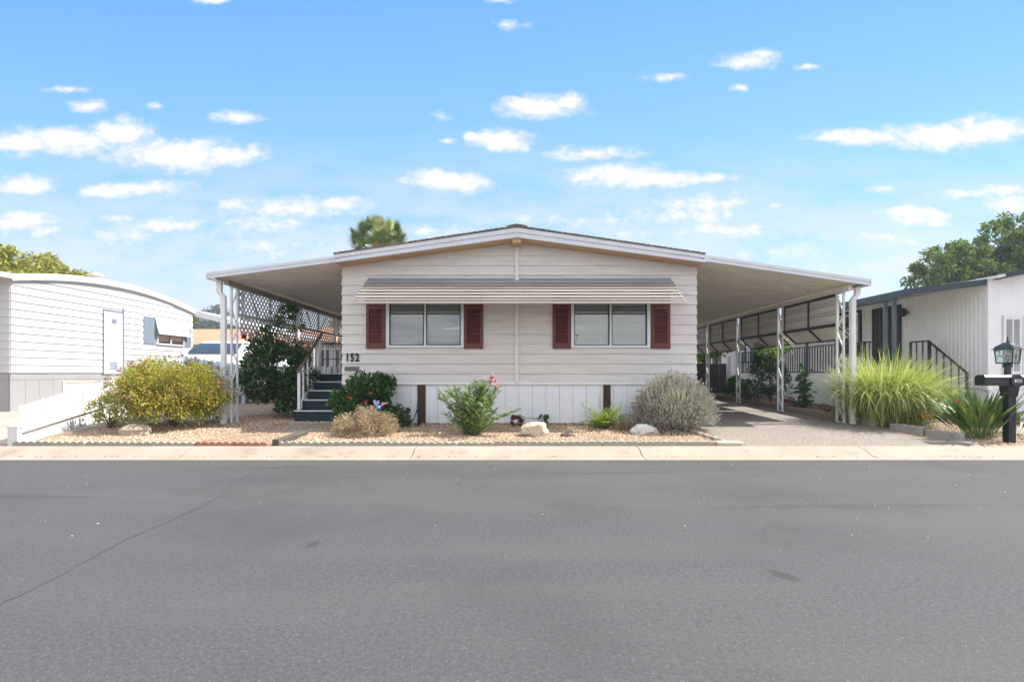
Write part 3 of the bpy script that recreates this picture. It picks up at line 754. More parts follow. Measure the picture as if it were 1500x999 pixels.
# drop-down shade panels between the posts
for k,(ya,yb) in enumerate(zip(PYR[:-1]+[21.6],PYR[1:]+[23.9])):
    ya+=.14; yb-=.14; xs=BX+.05; zt,zm=2.95,2.325; xo_,zb_=BX+.33,2.04
    s=MB(); s.box(xs,xs+.012,ya,yb,zm,zt)
    for zz in (2.40,2.565,2.605,2.77,2.81): s.box(xs-.012,xs,ya,yb,zz,zz+.016)
    s.hexa([(xs,ya,zm),(xo_,ya,zb_),(xo_+.01,ya,zb_+.006),(xs+.012,ya,zm)],[(xs,yb,zm),(xo_,yb,zb_),(xo_+.01,yb,zb_+.006),(xs+.012,yb,zm)])
    pn=s.build('shade_panel',m_shade,cp)
    f=MB(); xf=xs-.035
    f.box(xf,xs-.013,ya,yb,zt-.02,zt+.03); f.box(xf-.01,xs-.013,ya,yb,zm-.035,zm+.03)
    ym_=(ya+yb)/2
    for yy in (ya,ym_-.02,yb-.04): f.box(xf,xs-.013,yy,yy+.04,zm+.03,zt-.02)
    for yy in (ya,ym_-.02,yb-.04): f.hexa([(xs-.03,yy,zm-.035),(xo_-.03,yy,zb_-.005),(xo_-.03,yy+.035,zb_-.005),(xs-.03,yy+.035,zm-.035)],[(xs-.005,yy,zm-.01),(xo_-.002,yy,zb_+.0),(xo_-.002,yy+.035,zb_+.0),(xs-.005,yy+.035,zm-.01)])
    f.box(xo_-.025,xo_+.02,ya,yb,zb_-.03,zb_-.004)
    f.build('shade_frame',m_framebrown,pn)
    f=MB()
    for zz in (2.563,2.622,2.768,2.827): f.box(xs-.014,xs-.0005,ya+.04,yb-.04,zz-.005,zz)  # dark strips stand in for shadow in the panel gaps
    f.build('panel_gap_shadow',m_framebrown,pn)

pa = gutter_roof('porch_awning','white metal porch awning on posts beside the entry steps, with lattice screens','awning',HX0-.005,3.53,-6.175,3.215,3.635,3.305,24.0,-1)
BXL=-5.9; bzl=3.095
MB().box(BXL-.04,BXL+.04,10.85,24,bzl,bzl+.10).build('beam',M('tan_beam',(.26,.21,.165),.6,.15,3),pa)
PYL=[11.18,14.33,17.40,20.45,23.5]
for k,y in enumerate(PYL): scroll_post(BXL,y,g(y),bzl,pa,gap=.115 if k==0 else .05)
dsp=MB(); dsp.box(BXL-.145,BXL-.05,10.90,10.99,g(10.9),2.86)
dsp.hexa([(BXL-.15,10.905,2.86),(BXL-.05,10.905,2.86),(BXL-.05,10.985,2.86),(BXL-.15,10.985,2.86)],[(BXL-.23,10.905,2.95),(BXL-.13,10.905,2.95),(BXL-.13,10.985,2.95),(BXL-.23,10.985,2.95)])
dsp.box(BXL-.23,BXL-.13,10.905,10.985,2.95,3.17)
dsp.build('downspout',m_white,pa,bevel=.006)
def lattice(y0,y1,z0,z1,x,pitch=.155,wd=.034):
    m=MB(); 
    for sgn,xo_ in ((1,0.),(-1,.011)):
        c0 = (y0 if sgn>0 else y0) - (z1-z0) - 1
        c = math.floor((y0-(z1-z0)*1.0)/pitch)*pitch
        while c < y1+(z1-z0):
            # line y = c + s*(z-z0); clip
            pts=[]
            for z in np.linspace(z0,z1,2): pts.append((c+ (z-z0) if sgn>0 else c+(z1-z), z))
            (ya,za),(yb,zb)=pts
            def clip(ya,za,yb,zb):
                for lim,lo in ((y0,True),(y1,False)):
                    ina=(ya>=lim) if lo else (ya<=lim); inb=(yb>=lim) if lo else (yb<=lim)
                    if not ina and not inb: return None
                    if ina and inb: continue
                    t=(lim-ya)/(yb-ya); yc,zc=lim,za+(zb-za)*t
                    if ina: yb,zb=yc,zc
                    else: ya,za=yc,zc
                return ya,za,yb,zb
            r=clip(ya,za,yb,zb)
            if r and abs(r[2]-r[0])>.03: m.bar((x+xo_,r[0],r[1]),(x+xo_,r[2],r[3]),.009,wd,up=(0,-(r[3]-r[1]),(r[2]-r[0])))
            c+=pitch
    return m
for ya,yb in zip(PYL,PYL[1:]):
    y0,y1=ya+.16,yb-.09
    m=lattice(y0,y1,2.56,3.07,BXL)
    lt=m.build('lattice',m_lattice,pa)
    f=MB(); f.box(BXL-.02,BXL+.03,y0-.04,y1+.03,3.065,3.093); f.box(BXL-.03,BXL+.035,y0-.04,y1+.03,2.50,2.56)
    for yy in (y0-.04,y0+.16,(y0+y1)/2,y1): f.box(BXL-.018,BXL+.028,yy,yy+.035,2.56,3.065)
    q=(y0+y1)/2
    f.bar((BXL+.035,y0+.45,3.03),(BXL+.035,y0+.80,2.58),.01,.06,up=(0,.7,.5)); f.bar((BXL+.035,q+.62,3.03),(BXL+.035,q+.12,2.58),.01,.06,up=(0,-.7,.5))
    f.build('lattice_frame',m_lattice,lt)
    lattice(y0,y1,2.10,2.49,BXL+.03,pitch=.165,wd=.045).build('lattice',m_lattice,pa)

# ================================================================== entry steps and porch
st = thing('entry_steps','dark teal carpeted porch steps with white nosings, against the house side','steps',(-4.1,11.6,g(11.5)))
SX0,SX1=-4.64,HX0-.03
tr=MB(); ns=MB()
lv=[(11.32,.50,-4.70),(11.62,.715,SX0),(11.92,.91,SX0),(12.24,1.10,SX0),(12.58,1.288,SX0)]
for k,(y,z,xl) in enumerate(lv):
    ye = lv[k+1][0] if k<4 else 16.3
    tr.box(xl,SX1,y,ye+.004,g(11)-.02,z-.012)
    ns.box(xl-.004,SX1,y-.018,y+.05,z-.022,z)
tr.build('treads',m_carpet,st); ns.build('nosing',m_nose,st)
MB().hexa([(SX0-.05,11.6,.52),(SX0-.012,11.6,.52),(SX0-.012,12.75,1.26),(SX0-.05,12.75,1.26)],[(SX0-.05,11.6,.68),(SX0-.012,11.6,.68),(SX0-.012,12.75,1.42),(SX0-.05,12.75,1.42)]).build('stringer',m_white,st)
rl=MB()
for k in range(6):
    y=11.50+.245*k; zb=.50+max(0,(y-11.6))*.62; zt=1.33+(y-11.50)*.655
    wd=.045 if k in (0,5) else .03
    rl.box(SX0-.05-.01,SX0-.05+wd,y-wd/2,y+wd/2,zb,zt)
rl.build('balusters',m_white,st)
MB().bar((SX0-.03,11.42,1.305),(SX0-.03,12.86,2.26),.06,.03).build('handrail',m_railbrown,st,bevel=.005)
pr=MB(); 
for k in range(16):
    x=-5.85+k*.15; pr.box(x,x+.035,16.30,16.335,1.30,2.17)
for k in range(18):
    y=12.85+k*.2; pr.box(SX0-.05,SX0-.02,y,y+.03,1.31,2.1) if False else None
pr.build('porch_balusters',m_white,st)
pr=MB(); pr.box(-5.9,HX0-.03,16.28,16.35,2.17,2.21); pr.box(-5.9,HX0-.03,16.29,16.34,1.70,1.73); pr.build('porch_rail',m_framebrown,st)
MB().box(-5.85,SX0,12.58,16.3,1.20,1.287).build('porch_deck',m_carpet,st)
# ================================================================== the home beyond the white fence (arched end wall)
m_nwhite = M('white_painted_siding', (.47,.47,.48), .55, .03, 1.5, .1, 30, stretch=(4,.5,6))
m_nshade = M('pale_grey_door_paint', (.42,.42,.48), .5, .04, 3)
m_nblue = M('blue_grey_shutter', (.15,.185,.22), .6, .08, 5)
m_roofwhite = M('white_coated_roof', (.60,.60,.60), .6, .05, .8, dirt=.15)
m_beigeu = M('beige_eave', (.50,.45,.38), .7, .08, 2)
m_dkglass = glassmat('dim_window_glass', opac=.55, coat=(.05,.06,.055))
LX,LYN,LYF,LZE,LH = -12.8,13.5,21.1,3.66,.40
LYM,LHW = (LYN+LYF)/2,(LYF-LYN)/2
nl = thing('mobile_home','white lap sided mobile home with an arched roof, sunlit, beyond the picket fence','mobile home',(LX-5,LYM,g(LYM)))
def arch(y): return LZE+LH*(1-((y-LYM)/LHW)**2)
def archx(z):
    if z <= LZE: return (LYN,LYF)
    t = 1-(z-LZE)/LH
    if t <= 0: return None
    return (LYM-LHW*math.sqrt(t), LYM+LHW*math.sqrt(t))
mb=MB(); zb=[LZE+LH*(1-q*q) for q in (.98,.95,.9,.82,.7,.55,.4,.25,.1)]+[LZE]
lap_wall(mb, LYN,LYF,1.30,LZE+LH-.01,.203,lambda u,o,z:(LX+o,u,z),(),(archx,zb),zstart=1.30,out=.026)
mb.build('end_wall',m_nwhite,nl)
mb=MB(); lap_wall(mb,-24.5,LX-.01,1.30,LZE,.203,lambda u,o,z:(u,LYN-o,z),zstart=1.30,back=.05); mb.build('front_wall',m_nwhite,nl)
MB().box(-24.5,-24.45,LYN,LYF,1.3,LZE).box(-24.5,LX-.05,LYF-.05,LYF,1.3,LZE).build('rear_wall',m_nwhite,nl)
mb=MB()
for k in range(int((LYF-LYN)/.42)+1):
    y=LYN+k*.42; mb.box(LX-.05,LX-.012,y+.003,min(y+.417,LYF),g(y)-.1,1.12)
mb.box(LX-.05,LX-.004,LYN,LYF,1.12,1.296)
for k in range(28):
    x=LX-.06-k*.42; mb.box(x-.417,x-.003,LYN+.012,LYN+.05,g(LYN)-.1,1.12)
mb.box(-24.5,LX-.06,LYN+.004,LYN+.05,1.12,1.296)
mb.build('skirting',M('aged_white_skirting',(.27,.27,.275),.6,.05,1.2,dirt=.25,dirtc=(.25,.24,.23)),nl)
mb=MB(); ys=np.linspace(LYN-.05,LYF+.05,25)
zz=[LZE+LH*(1-min(1.02,((y-LYM)/LHW)**2)) for y in ys]
for (ya,za),(yb,zb_) in zip(list(zip(ys,zz)),list(zip(ys,zz))[1:]):
    mb.hexa([(LX+.10,ya,za+.0),(LX+.10,yb,zb_+.0),(-24.7,yb,zb_),(-24.7,ya,za)],[(LX+.10,ya,za+.15),(LX+.10,yb,zb_+.15),(-24.7,yb,zb_+.15),(-24.7,ya,za+.15)])
nroof=mb.build('roof',m_roofwhite,nl)
mb=MB()
for (ya,za),(yb,zb_) in zip(list(zip(ys,zz)),list(zip(ys,zz))[1:]):
    mb.hexa([(LX+.025,ya,za-.03),(LX+.025,yb,zb_-.03),(LX+.10,yb,zb_-.03),(LX+.10,ya,za-.03)],[(LX+.025,ya,za-.001),(LX+.025,yb,zb_-.001),(LX+.10,yb,zb_-.001),(LX+.10,ya,za-.001)])
mb.build('fascia_trim',m_beigeu,nroof)
MB().box(-24.7,LX+.10,LYN-.75,LYN-.06,LZE+.02,LZE+.14).build('front_eave',m_roofwhite,nroof)
MB().box(-24.6,LX+.05,LYN-.72,LYN-.06,LZE+.0,LZE+.018).build('eave_soffit',m_beigeu,nroof)
mb=MB(); vx,vy=LX-1.2,17.8; mb.lathe([(.09,0),(.09,.30),(.2,.31),(.2,.36),(.05,.42)],(vx,vy,arch(vy)+.17),12); mb.build('roof_vent',m_beigeu,nroof)
mb=MB(); mb.hexa([(LX-1.6,18.0,arch(18)+.05),(LX-.7,18.0,arch(18)+.05),(LX-.7,19.6,arch(19.6)+.1),(LX-1.6,19.6,arch(19.6)+.1)],[(LX-1.5,18.2,arch(18)+.24),(LX-.8,18.2,arch(18)+.24),(LX-.8,19.3,arch(18)+.2),(LX-1.5,19.3,arch(18)+.2)]); mb.build('roof_cooler_hood',m_roofwhite,nroof)
# utility door, window, awning
dy0,dy1=16.52,17.32
dr=MB().box(LX+.0,LX+.034,dy0,dy1,1.26,3.24).build('door',m_nshade,nl,bevel=.006)
f=MB(); f.box(LX+.0,LX+.045,dy0-.03,dy0-.002,1.24,3.27); f.box(LX+.0,LX+.045,dy1+.002,dy1+.05,1.24,3.40); f.box(LX,LX+.05,dy0,dy1,3.243,3.275); f.build('door_frame',m_nblue,dr)
f=MB(); 
for k in range(5): f.box(LX+.034,LX+.04,dy0+.25,dy0+.55,1.40+k*.05,1.425+k*.05)
f.build('louvre_vent',m_nblue,dr)
MB().box(LX+.034,LX+.038,dy0+.32,dy0+.52,2.86,3.0).build('door_plate',m_nblue,dr)
wy0,wy1=18.95,20.5
wn=MB()
for a,b in ((wy0,wy0+.06),(19.68,19.74),(wy1-.06,wy1)): wn.box(LX,LX+.06,a,b,2.36,3.0)
wn.box(LX,LX+.06,wy0,wy1,2.30,2.36); wn.box(LX,LX+.06,wy0,wy1,3.0,3.06)
wn=wn.build('window',m_nwhite,nl)
MB().box(LX+.025,LX+.03,wy0+.06,19.68,2.36,3.0).box(LX+.025,LX+.03,19.74,wy1-.06,2.36,3.0).build('pane',m_dkglass,wn)
MB().box(LX+.0,LX+.035,18.30,18.90,2.30,3.25).build('shutter',m_nblue,nl); MB().box(LX+.0,LX+.035,20.55,20.95,2.30,3.0).build('shutter',m_nblue,nl)
mb=MB()
for k in range(7):
    a=k/7;b=(k+1)/7; za,zb_=3.28-.60*a,3.28-.60*b; xa,xb=LX+.02+.17*a,LX+.02+.17*b
    mb.hexa([(xa,18.85,za),(xb,18.85,zb_-.01),(xb,20.7,zb_-.01),(xa,20.7,za)],[(xa,18.85,za+.015),(xb,18.85,zb_+.012),(xb,20.7,zb_+.012),(xa,20.7,za+.015)])
mb.build('window_awning',m_nwhite,nl)
MB().hexa([(LX+.03,18.845,2.62),(LX+.17,18.845,2.68),(LX+.17,18.85,2.68),(LX+.03,18.85,2.62)],[(LX+.03,18.845,3.27),(LX+.05,18.845,3.27),(LX+.05,18.85,3.27),(LX+.03,18.85,3.27)]).build('awning_side',m_nblue,nl)
mb=MB(); a,b=15.05,16.2; mb.box(LX-.03,LX+.012,a,b,1.02,1.06); mb.box(LX-.03,LX+.012,a,a+.06,.75,1.02); mb.box(LX-.03,LX-.006,a+.06,b,.72,1.02); mb.build('crawl_hatch',m_beigeu,nl)
# its own carport at the back
c2=thing('carport','small white carport with a sloping roof behind the arched roof home','carport',(-11.8,23.5,g(23)))
MB().hexa([(-12.8,21.15,3.55),(-10.3,21.15,2.98),(-10.3,28,2.98),(-12.8,28,3.55)],[(-12.8,21.15,3.80),(-10.3,21.15,3.14),(-10.3,28,3.14),(-12.8,28,3.80)]).build('roof',m_roofwhite,c2)
MB().hexa([(-12.75,21.2,3.53),(-10.35,21.2,2.96),(-10.35,28,2.96),(-12.75,28,3.53)],[(-12.75,21.2,3.546),(-10.35,21.2,2.976),(-10.35,28,2.976),(-12.75,28,3.546)]).build('roof_underside',m_beigeu,c2)
for y in (21.6,24.6,27.6): MB().box(-10.55,-10.45,y,y+.1,g(y),2.98).build('post',m_lattice,c2)

# ================================================================== fences
m_fence = M('white_fence_paint', (.62,.62,.61), .65, .05, 2., .12, 60, stretch=(5,5,.6), dirt=.18, dirtc=(.5,.45,.40))
m_fblue = M('pale_blue_fence', (.30,.40,.47), .7, .10, 3., .15, 60, stretch=(6,6,.6), dirt=.3, dirtc=(.25,.24,.22))  # blue-grey tone for the pickets facing the street
m_fgrey = M('pale_weathered_boards', (.50,.52,.54), .75, .12, 3., .2, 60, stretch=(6,6,.5), dirt=.3)
m_kick = M('bare_kick_boards', (.17,.115,.075), .8, .3, 4., .3, 60, stretch=(6,6,.7))
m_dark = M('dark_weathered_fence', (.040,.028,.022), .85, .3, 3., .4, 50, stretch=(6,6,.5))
def picket_fence(root, p0, p1, zb, zt, mat, pitch=.118, wd=.100, dog=.045, name='pickets', side=1):
    p0=np.array(p0,float); p1=np.array(p1,float); Ld=np.linalg.norm(p1-p0); d=(p1-p0)/Ld; nv=np.array([d[1],-d[0]])*side
    m=MB(); n=int(Ld/pitch)
    for k in range(n):
        s=k*pitch; t=s/Ld; q=p0+d*s
        b=zb(t)+rng.normal()*.006; z=zt(t)+rng.normal()*.009; tilt=rng.normal()*.004
        pts=[]
        for (a,zz) in ((0,b),(wd,b),(wd,z-dog),(wd-.035,z),(.035,z),(0,z-dog)):
            c=q+d*(a+tilt*(zz-b)*3); pts.append((c[0],c[1],zz))
        m.prism(pts,(nv[0]*.016,nv[1]*.016,0))
    pk=m.build(name,mat,root); return d,nv
fw=thing('picket_fence','white dog eared picket fence rising away from the street, in full sun','fence',(-8.25,8.85,g(8.85)))
A0=(-8.22,8.80); A1=(-9.95,16.0)
zbf=lambda t:.10+.56*t; ztf=lambda t:.76+1.02*t
d_,n_=picket_fence(fw,A0,A1,zbf,ztf,m_fence)
r=MB()
for h in (.33,):
    f=lambda t:zbf(t)+(ztf(t)-zbf(t))*(h+.06)
    a=np.array([*A0,f(0)])+np.array([n_[0]*.035,n_[1]*.035,0]); b=np.array([*A1,f(1)])+np.array([n_[0]*.035,n_[1]*.035,0])
    r.bar(a,b,.05,.10)
r.build('rail',m_fence,fw)
r=MB(); r.box(-8.30,-8.14,8.70,8.785,.09,.40); r.box(-8.315,-8.125,8.69,8.795,.40,.425); r.build('post',m_fence,fw)
for t in (.25,.5,.75,.985):
    q=np.array(A0)*(1-t)+np.array(A1)*t - n_*.05
    MB().box(q[0]-.045,q[0]+.045,q[1]-.045,q[1]+.045,g(q[1])-.1,ztf(t)-.1).build('post',m_fence,fw)
r=MB()
for k in range(30):
    t=.42+k*.0193; q=np.array(A0)*(1-t)+np.array(A1)*t-n_*.02; e=q+np.array(d_)*.125
    r.hexa([(q[0],q[1],g(q[1])-.05),(e[0],e[1],g(e[1])-.05),(e[0]-.015,e[1],g(e[1])-.05),(q[0]-.015,q[1],g(q[1])-.05)],[(q[0],q[1],zbf(t)+.03),(e[0],e[1],zbf(t)+.03),(e[0]-.015,e[1],zbf(t)+.03),(q[0]-.015,q[1],zbf(t)+.03)])
r.build('kick_board',m_kick,fw)
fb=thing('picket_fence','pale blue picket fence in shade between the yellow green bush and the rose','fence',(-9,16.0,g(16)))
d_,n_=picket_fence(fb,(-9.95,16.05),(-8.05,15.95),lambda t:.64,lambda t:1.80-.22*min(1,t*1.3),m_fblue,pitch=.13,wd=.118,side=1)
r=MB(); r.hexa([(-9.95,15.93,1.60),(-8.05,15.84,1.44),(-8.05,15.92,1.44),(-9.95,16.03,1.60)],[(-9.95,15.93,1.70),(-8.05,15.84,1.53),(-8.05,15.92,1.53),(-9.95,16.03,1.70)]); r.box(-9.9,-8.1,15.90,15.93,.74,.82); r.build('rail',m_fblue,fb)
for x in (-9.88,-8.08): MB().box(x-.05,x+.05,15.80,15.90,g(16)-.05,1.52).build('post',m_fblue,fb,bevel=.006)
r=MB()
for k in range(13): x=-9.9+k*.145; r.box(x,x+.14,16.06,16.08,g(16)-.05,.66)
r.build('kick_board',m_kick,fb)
fg=thing('board_fence','pale weathered board fence behind the dark rose bush, without a cap rail','fence',(-6.5,16.2,g(16)))
picket_fence(fg,(-8.02,16.0),(-4.9,16.5),lambda t:.70,lambda t:1.50,m_fgrey,pitch=.142,wd=.138,dog=.01,name='boards')
r=MB()
for k in range(21): x=-8.0+k*.148; y=16.06+.16*k*.148; r.box(x,x+.142,y,y+.02,g(16)-.05,.73)
r.build('kick_board',m_kick,fg)
for x in (-6.9,-5.4): MB().box(x-.05,x+.05,15.95,16.05,g(16)-.05,1.4).build('post',m_fgrey,fg)
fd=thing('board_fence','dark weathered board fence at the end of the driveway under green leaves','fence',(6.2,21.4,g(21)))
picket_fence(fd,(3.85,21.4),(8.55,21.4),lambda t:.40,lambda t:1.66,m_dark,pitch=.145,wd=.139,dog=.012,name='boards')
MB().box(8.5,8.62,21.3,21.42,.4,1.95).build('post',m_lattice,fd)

# ================================================================== van parked behind the blue fence
m_car = M('white_car_paint', (.78,.79,.80), .25, .02, 2, spec=.6)
m_tyre = M('tyre_rubber', (.02,.02,.02), .8, .1, 20); m_rim = M('alloy_rim', (.5,.5,.52), .35, .05, 9, metal=.8)
m_lamp = M('headlamp_lens', (.6,.63,.66), .15, .05, 6, spec=.8)
m_cglass = glassmat('car_glass', opac=.62, coat=(.055,.075,.085), refl=.55)
VX,VY=-10.55,17.5; vg=g(18.5)
van=thing('van','tall white van facing the street behind the pale blue fence','van',(VX,VY,vg))
def ring(y,z0,z1,wb,wt,n=6,rr=.10):
    pts=[(-wb+.08,z0),(wb-.08,z0),(wb,z0+.15),(wb,z0+(z1-z0)*.55),(wt,z1-rr),(wt-rr,z1),(-wt+rr,z1),(-wt,z1-rr),(-wb,z0+(z1-z0)*.55),(-wb,z0+.15)]
    return [(VX+x,y,vg+z) for x,z in pts]
secs=[(VY+.0,.42,1.10,.88,.80),(VY+.08,.35,1.28,.97,.90),(VY+.55,.30,1.42,1.0,.93),(VY+.98,.28,1.52,1.01,.94),(VY+1.25,.28,1.72,1.01,.90),(VY+1.75,.28,1.99,1.01,.84),(VY+2.2,.28,2.06,1.01,.83),(VY+4.6,.28,2.06,1.01,.83),(VY+5.0,.32,1.95,1.0,.82),(VY+5.08,.5,1.2,.95,.8)]
mb=MB(); V=[]
for s in secs: V+=ring(*s)
m_=10; fs=[tuple(range(m_))[::-1],tuple(range((len(secs)-1)*m_,len(secs)*m_))]
fs+=[(i*m_+k,i*m_+(k+1)%m_,(i+1)*m_+(k+1)%m_,(i+1)*m_+k) for i in range(len(secs)-1) for k in range(m_)]
mb.add(V,fs); mb.build('body',m_car,van,smooth=False,bevel=.03)
mb=MB()
for (ya,za,wa),(yb,zb2,wb2) in (((.975,1.56,.85),(1.25,1.765,.82)),((1.25,1.765,.82),(1.60,1.945,.76))):
    mb.hexa([(VX-wa,VY+ya-.015,vg+za),(VX+wa,VY+ya-.015,vg+za),(VX+wa,VY+ya+.02,vg+za-.02),(VX-wa,VY+ya+.02,vg+za-.02)],[(VX-wb2,VY+yb-.015,vg+zb2),(VX+wb2,VY+yb-.015,vg+zb2),(VX+wb2,VY+yb+.02,vg+zb2-.02),(VX-wb2,VY+yb+.02,vg+zb2-.02)])
mb.build('windshield',m_cglass,van)
for s in (-1,1):
    MB().hexa([(VX+s*.99,VY+1.5,vg+1.35),(VX+s*.99,VY+4.3,vg+1.35),(VX+s*1.02,VY+4.3,vg+1.35),(VX+s*1.02,VY+1.5,vg+1.35)],[(VX+s*.86,VY+1.95,vg+1.88),(VX+s*.86,VY+4.2,vg+1.88),(VX+s*.89,VY+4.2,vg+1.88),(VX+s*.89,VY+1.95,vg+1.88)]).build('side_window',m_cglass,van)
    MB().lathe([(.05,0),(.12,.03),(.13,.18),(.05,.22)],(VX+s*1.16,VY+1.35,vg+1.42),10,.6).bar((VX+s*.98,VY+1.38,vg+1.48),(VX+s*1.1,VY+1.36,vg+1.5),.04,.04).build('mirror',m_car,van,smooth=True)
    MB().box(VX+s*.68-.16,VX+s*.68+.16,VY-.01,VY+.1,vg+.86,vg+1.06).build('headlight',m_lamp,van,bevel=.03)
    for y in (VY+.95,VY+4.1):
        wmb=MB(); wmb.tube([(VX+s*.80,y,vg+.34),(VX+s*1.02,y,vg+.34)],[.34,.34],20); wh=wmb.build('wheel',m_tyre,van)
        MB().tube([(VX+s*1.0,y,vg+.34),(VX+s*1.03,y,vg+.34)],[.21,.20],16).build('rim',m_rim,wh)
MB().box(VX-.45,VX+.45,VY-.015,VY+.06,vg+.62,vg+.90).build('grille',m_black,van)
MB().box(VX-.93,VX+.93,VY-.05,VY+.09,vg+.34,vg+.56).build('bumper',m_car,van,bevel=.03)

# ================================================================== the ribbed home on the other side
m_rib = M('white_ribbed_metal', (.74,.75,.77), .5, .05, 1.2, dirt=.12, dirtc=(.42,.40,.38))
m_navy = M('dark_blue_grey_trim', (.022,.042,.056), .5, .15, 3)
m_postblue = M('blue_grey_post', (.065,.095,.12), .5, .12, 4)
m_doorb = M('dark_screen_door', (.030,.022,.020), .5, .2, 6)
m_blk = M('black_railing', (.013,.014,.016), .45, .2, 6)
m_louvre = M('white_louvre', (.70,.71,.72), .5, .04, 4)
m_wood = M('pale_wood_sill', (.50,.40,.28), .7, .15, 4, stretch=(.6,6,6))
NX,NYN,NYF=10.65,12.0,27.0; NZT=3.355
nr=thing('mobile_home','white vertically ribbed mobile home with dark blue grey roof edge and a railed deck','mobile home',(NX+3.5,NYN,g(NYN)))
def ribs(mb,u0,u1,z0,z1,T,pitch=.115,dep=.022):
    k=0
    while u0+k*pitch<u1-1e-6:
        a=u0+k*pitch; cs=[(a,0),(a+.035,0),(a+.05,dep),(a+.10,dep),(min(a+pitch,u1),0)]
        for (p,o),(q,o2) in zip(cs,cs[1:]):
            if p>=u1: break
            q=min(q,u1)
            zt0=z1(p) if callable(z1) else z1; zt1=z1(q) if callable(z1) else z1
            mb.hexa([T(p,o,z0),T(q,o2,z0),T(q,-.04,z0),T(p,-.04,z0)],[T(p,o,zt0),T(q,o2,zt1),T(q,-.04,zt1),T(p,-.04,zt0)])
        k+=1
mb=MB(); ribs(mb,NYN+.02,NYF,.95,NZT,lambda u,o,z:(NX-o,u,z)); mb.build('side_wall',m_rib,nr)
RS=.20
mb=MB(); ribs(mb,NX+.04,NX+7.3,.95,lambda x:NZT+RS*min(x-NX,NX+7.3-x),lambda u,o,z:(u,NYN-o,z),pitch=.15,dep=.006); mb.build('front_wall',m_rib,nr)
MB().box(NX-.03,NX+.10,NYN-.035,NYN+.10,.9,NZT+.06).build('corner_trim',m_rib,nr,bevel=.01)
MB().box(NX+7.25,NX+7.3,NYN,NYF,.95,NZT).box(NX,NX+7.3,NYF-.05,NYF,.95,NZT).build('rear_wall',m_rib,nr)
mb=MB(); y=NYN
while y<NYF: mb.box(NX+.02,NX+.05,y+.003,y+.297,.15,.95); y+=.3
x=NX+.05
while x<NX+7.3: mb.box(x+.003,x+.297,NYN+.03,NYN+.06,.15,.95); x+=.3
mb.build('skirting',m_louvre,nr)
xm=NX+3.65; zr=NZT+RS*3.65
mb=MB()
for xe in (NX-.06,NX+7.36):
    ze=NZT+.03; a=[(xe,NYN-.30,ze+.06),(xm,NYN-.30,zr+.1),(xm,NYF+.2,zr+.1),(xe,NYF+.2,ze+.06)]
    mb.hexa([(p[0],p[1],p[2]-.07) for p in a],a)
rr_=mb.build('roof',m_roofwhite,nr)
mb=MB()
for xe in (NX+.13,NX+7.36): slope_bar(mb,xe,NZT+.02+ (RS*.1 if xe<12 else 0),xm,zr+.01,NYN-.33,NYN-.305,.10,.10)
mb.build('fascia',m_navy,rr_)
# deck cover
mb=MB(); OX=8.84
mb.hexa([(NX-.07,NYN-.02,3.31),(OX,NYN-.02,3.127),(OX,NYF,3.127),(NX-.07,NYF,3.31)],[(NX-.07,NYN-.02,3.355),(OX,NYN-.02,3.17),(OX,NYF,3.17),(NX-.07,NYF,3.355)]); mb.build('deck_cover',m_beigeu,nr)
mb=MB(); mb.hexa([(NX-.08,NYN-.06,3.264),(OX-.03,NYN-.06,3.047),(OX-.03,NYN-.022,3.047),(NX-.08,NYN-.022,3.264)],[(NX-.08,NYN-.06,3.40),(OX-.03,NYN-.06,3.185),(OX-.03,NYN-.022,3.185),(NX-.08,NYN-.022,3.40)])
mb.box(OX-.03,OX-.002,NYN-.02,NYF,3.036,3.19); mb.build('deck_fascia',m_navy,nr)
MB().hexa([(NX-.07,NYN,3.36),(OX+.02,NYN,3.175),(OX+.02,NYF,3.175),(NX-.07,NYF,3.36)],[(NX-.07,NYN,3.42),(OX+.02,NYN,3.182),(OX+.02,NYF,3.182),(NX-.07,NYF,3.42)]).build('deck_cover_roof',m_roofwhite,nr)
for y in (12.62,12.92,16.4,20.1,23.8): MB().box(OX+.10,OX+.17,y-.035,y+.035,g(y),3.12).build('post',m_postblue,nr)
MB().box(OX+.12,NX-.03,13.65,NYF,.80,.95).build('deck',m_wood,nr)
mb=MB(); y=13.67
while y<NYF: mb.box(OX+.10,OX+.118,y,y+.29,g(y)-.05,1.27); y+=.295
mb.build('deck_skirt',m_louvre,nr)
# door, window, lamp on the side wall
dr=MB(); dr.box(NX-.06,NX-.02,14.71,15.74,.97,3.12)
dr=dr.build('door',m_doorb,nr)
f=MB(); 
for a,b in ((14.65,14.71),(15.74,15.80)): f.box(NX-.075,NX-.01,a,b,.97,3.18)
f.box(NX-.075,NX-.01,14.71,15.74,3.12,3.18)
for k in range(5): y=14.82+k*.19; f.box(NX-.072,NX-.06,y,y+.016,1.0,3.1)
f.box(NX-.072,NX-.06,14.71,15.74,2.05,2.075)
f.build('security_bars',m_blk,dr)
w_=MB()
for a,b in ((16.33,16.44),(17.53,17.64)): w_.box(NX-.07,NX-.01,a,b,1.81,3.24)
w_.box(NX-.07,NX-.01,16.44,17.53,3.15,3.24); w_.box(NX-.07,NX-.01,16.44,17.53,1.81,1.88)
w_=w_.build('window',m_blk,nr)
w2=MB()
for a,b in ((16.44,16.50),(17.47,17.53)): w2.box(NX-.065,NX-.02,a,b,1.88,3.15)
w2.box(NX-.065,NX-.02,16.50,17.47,3.09,3.15); w2.build('inner_frame',m_louvre,w_)
MB().box(NX-.035,NX-.03,16.50,17.47,1.88,3.09).build('pane',m_dkglass,w_)
w3=MB()
for a,b in ((23.9,23.97),(25.23,25.3)): w3.box(NX-.07,NX-.01,a,b,1.81,2.9)
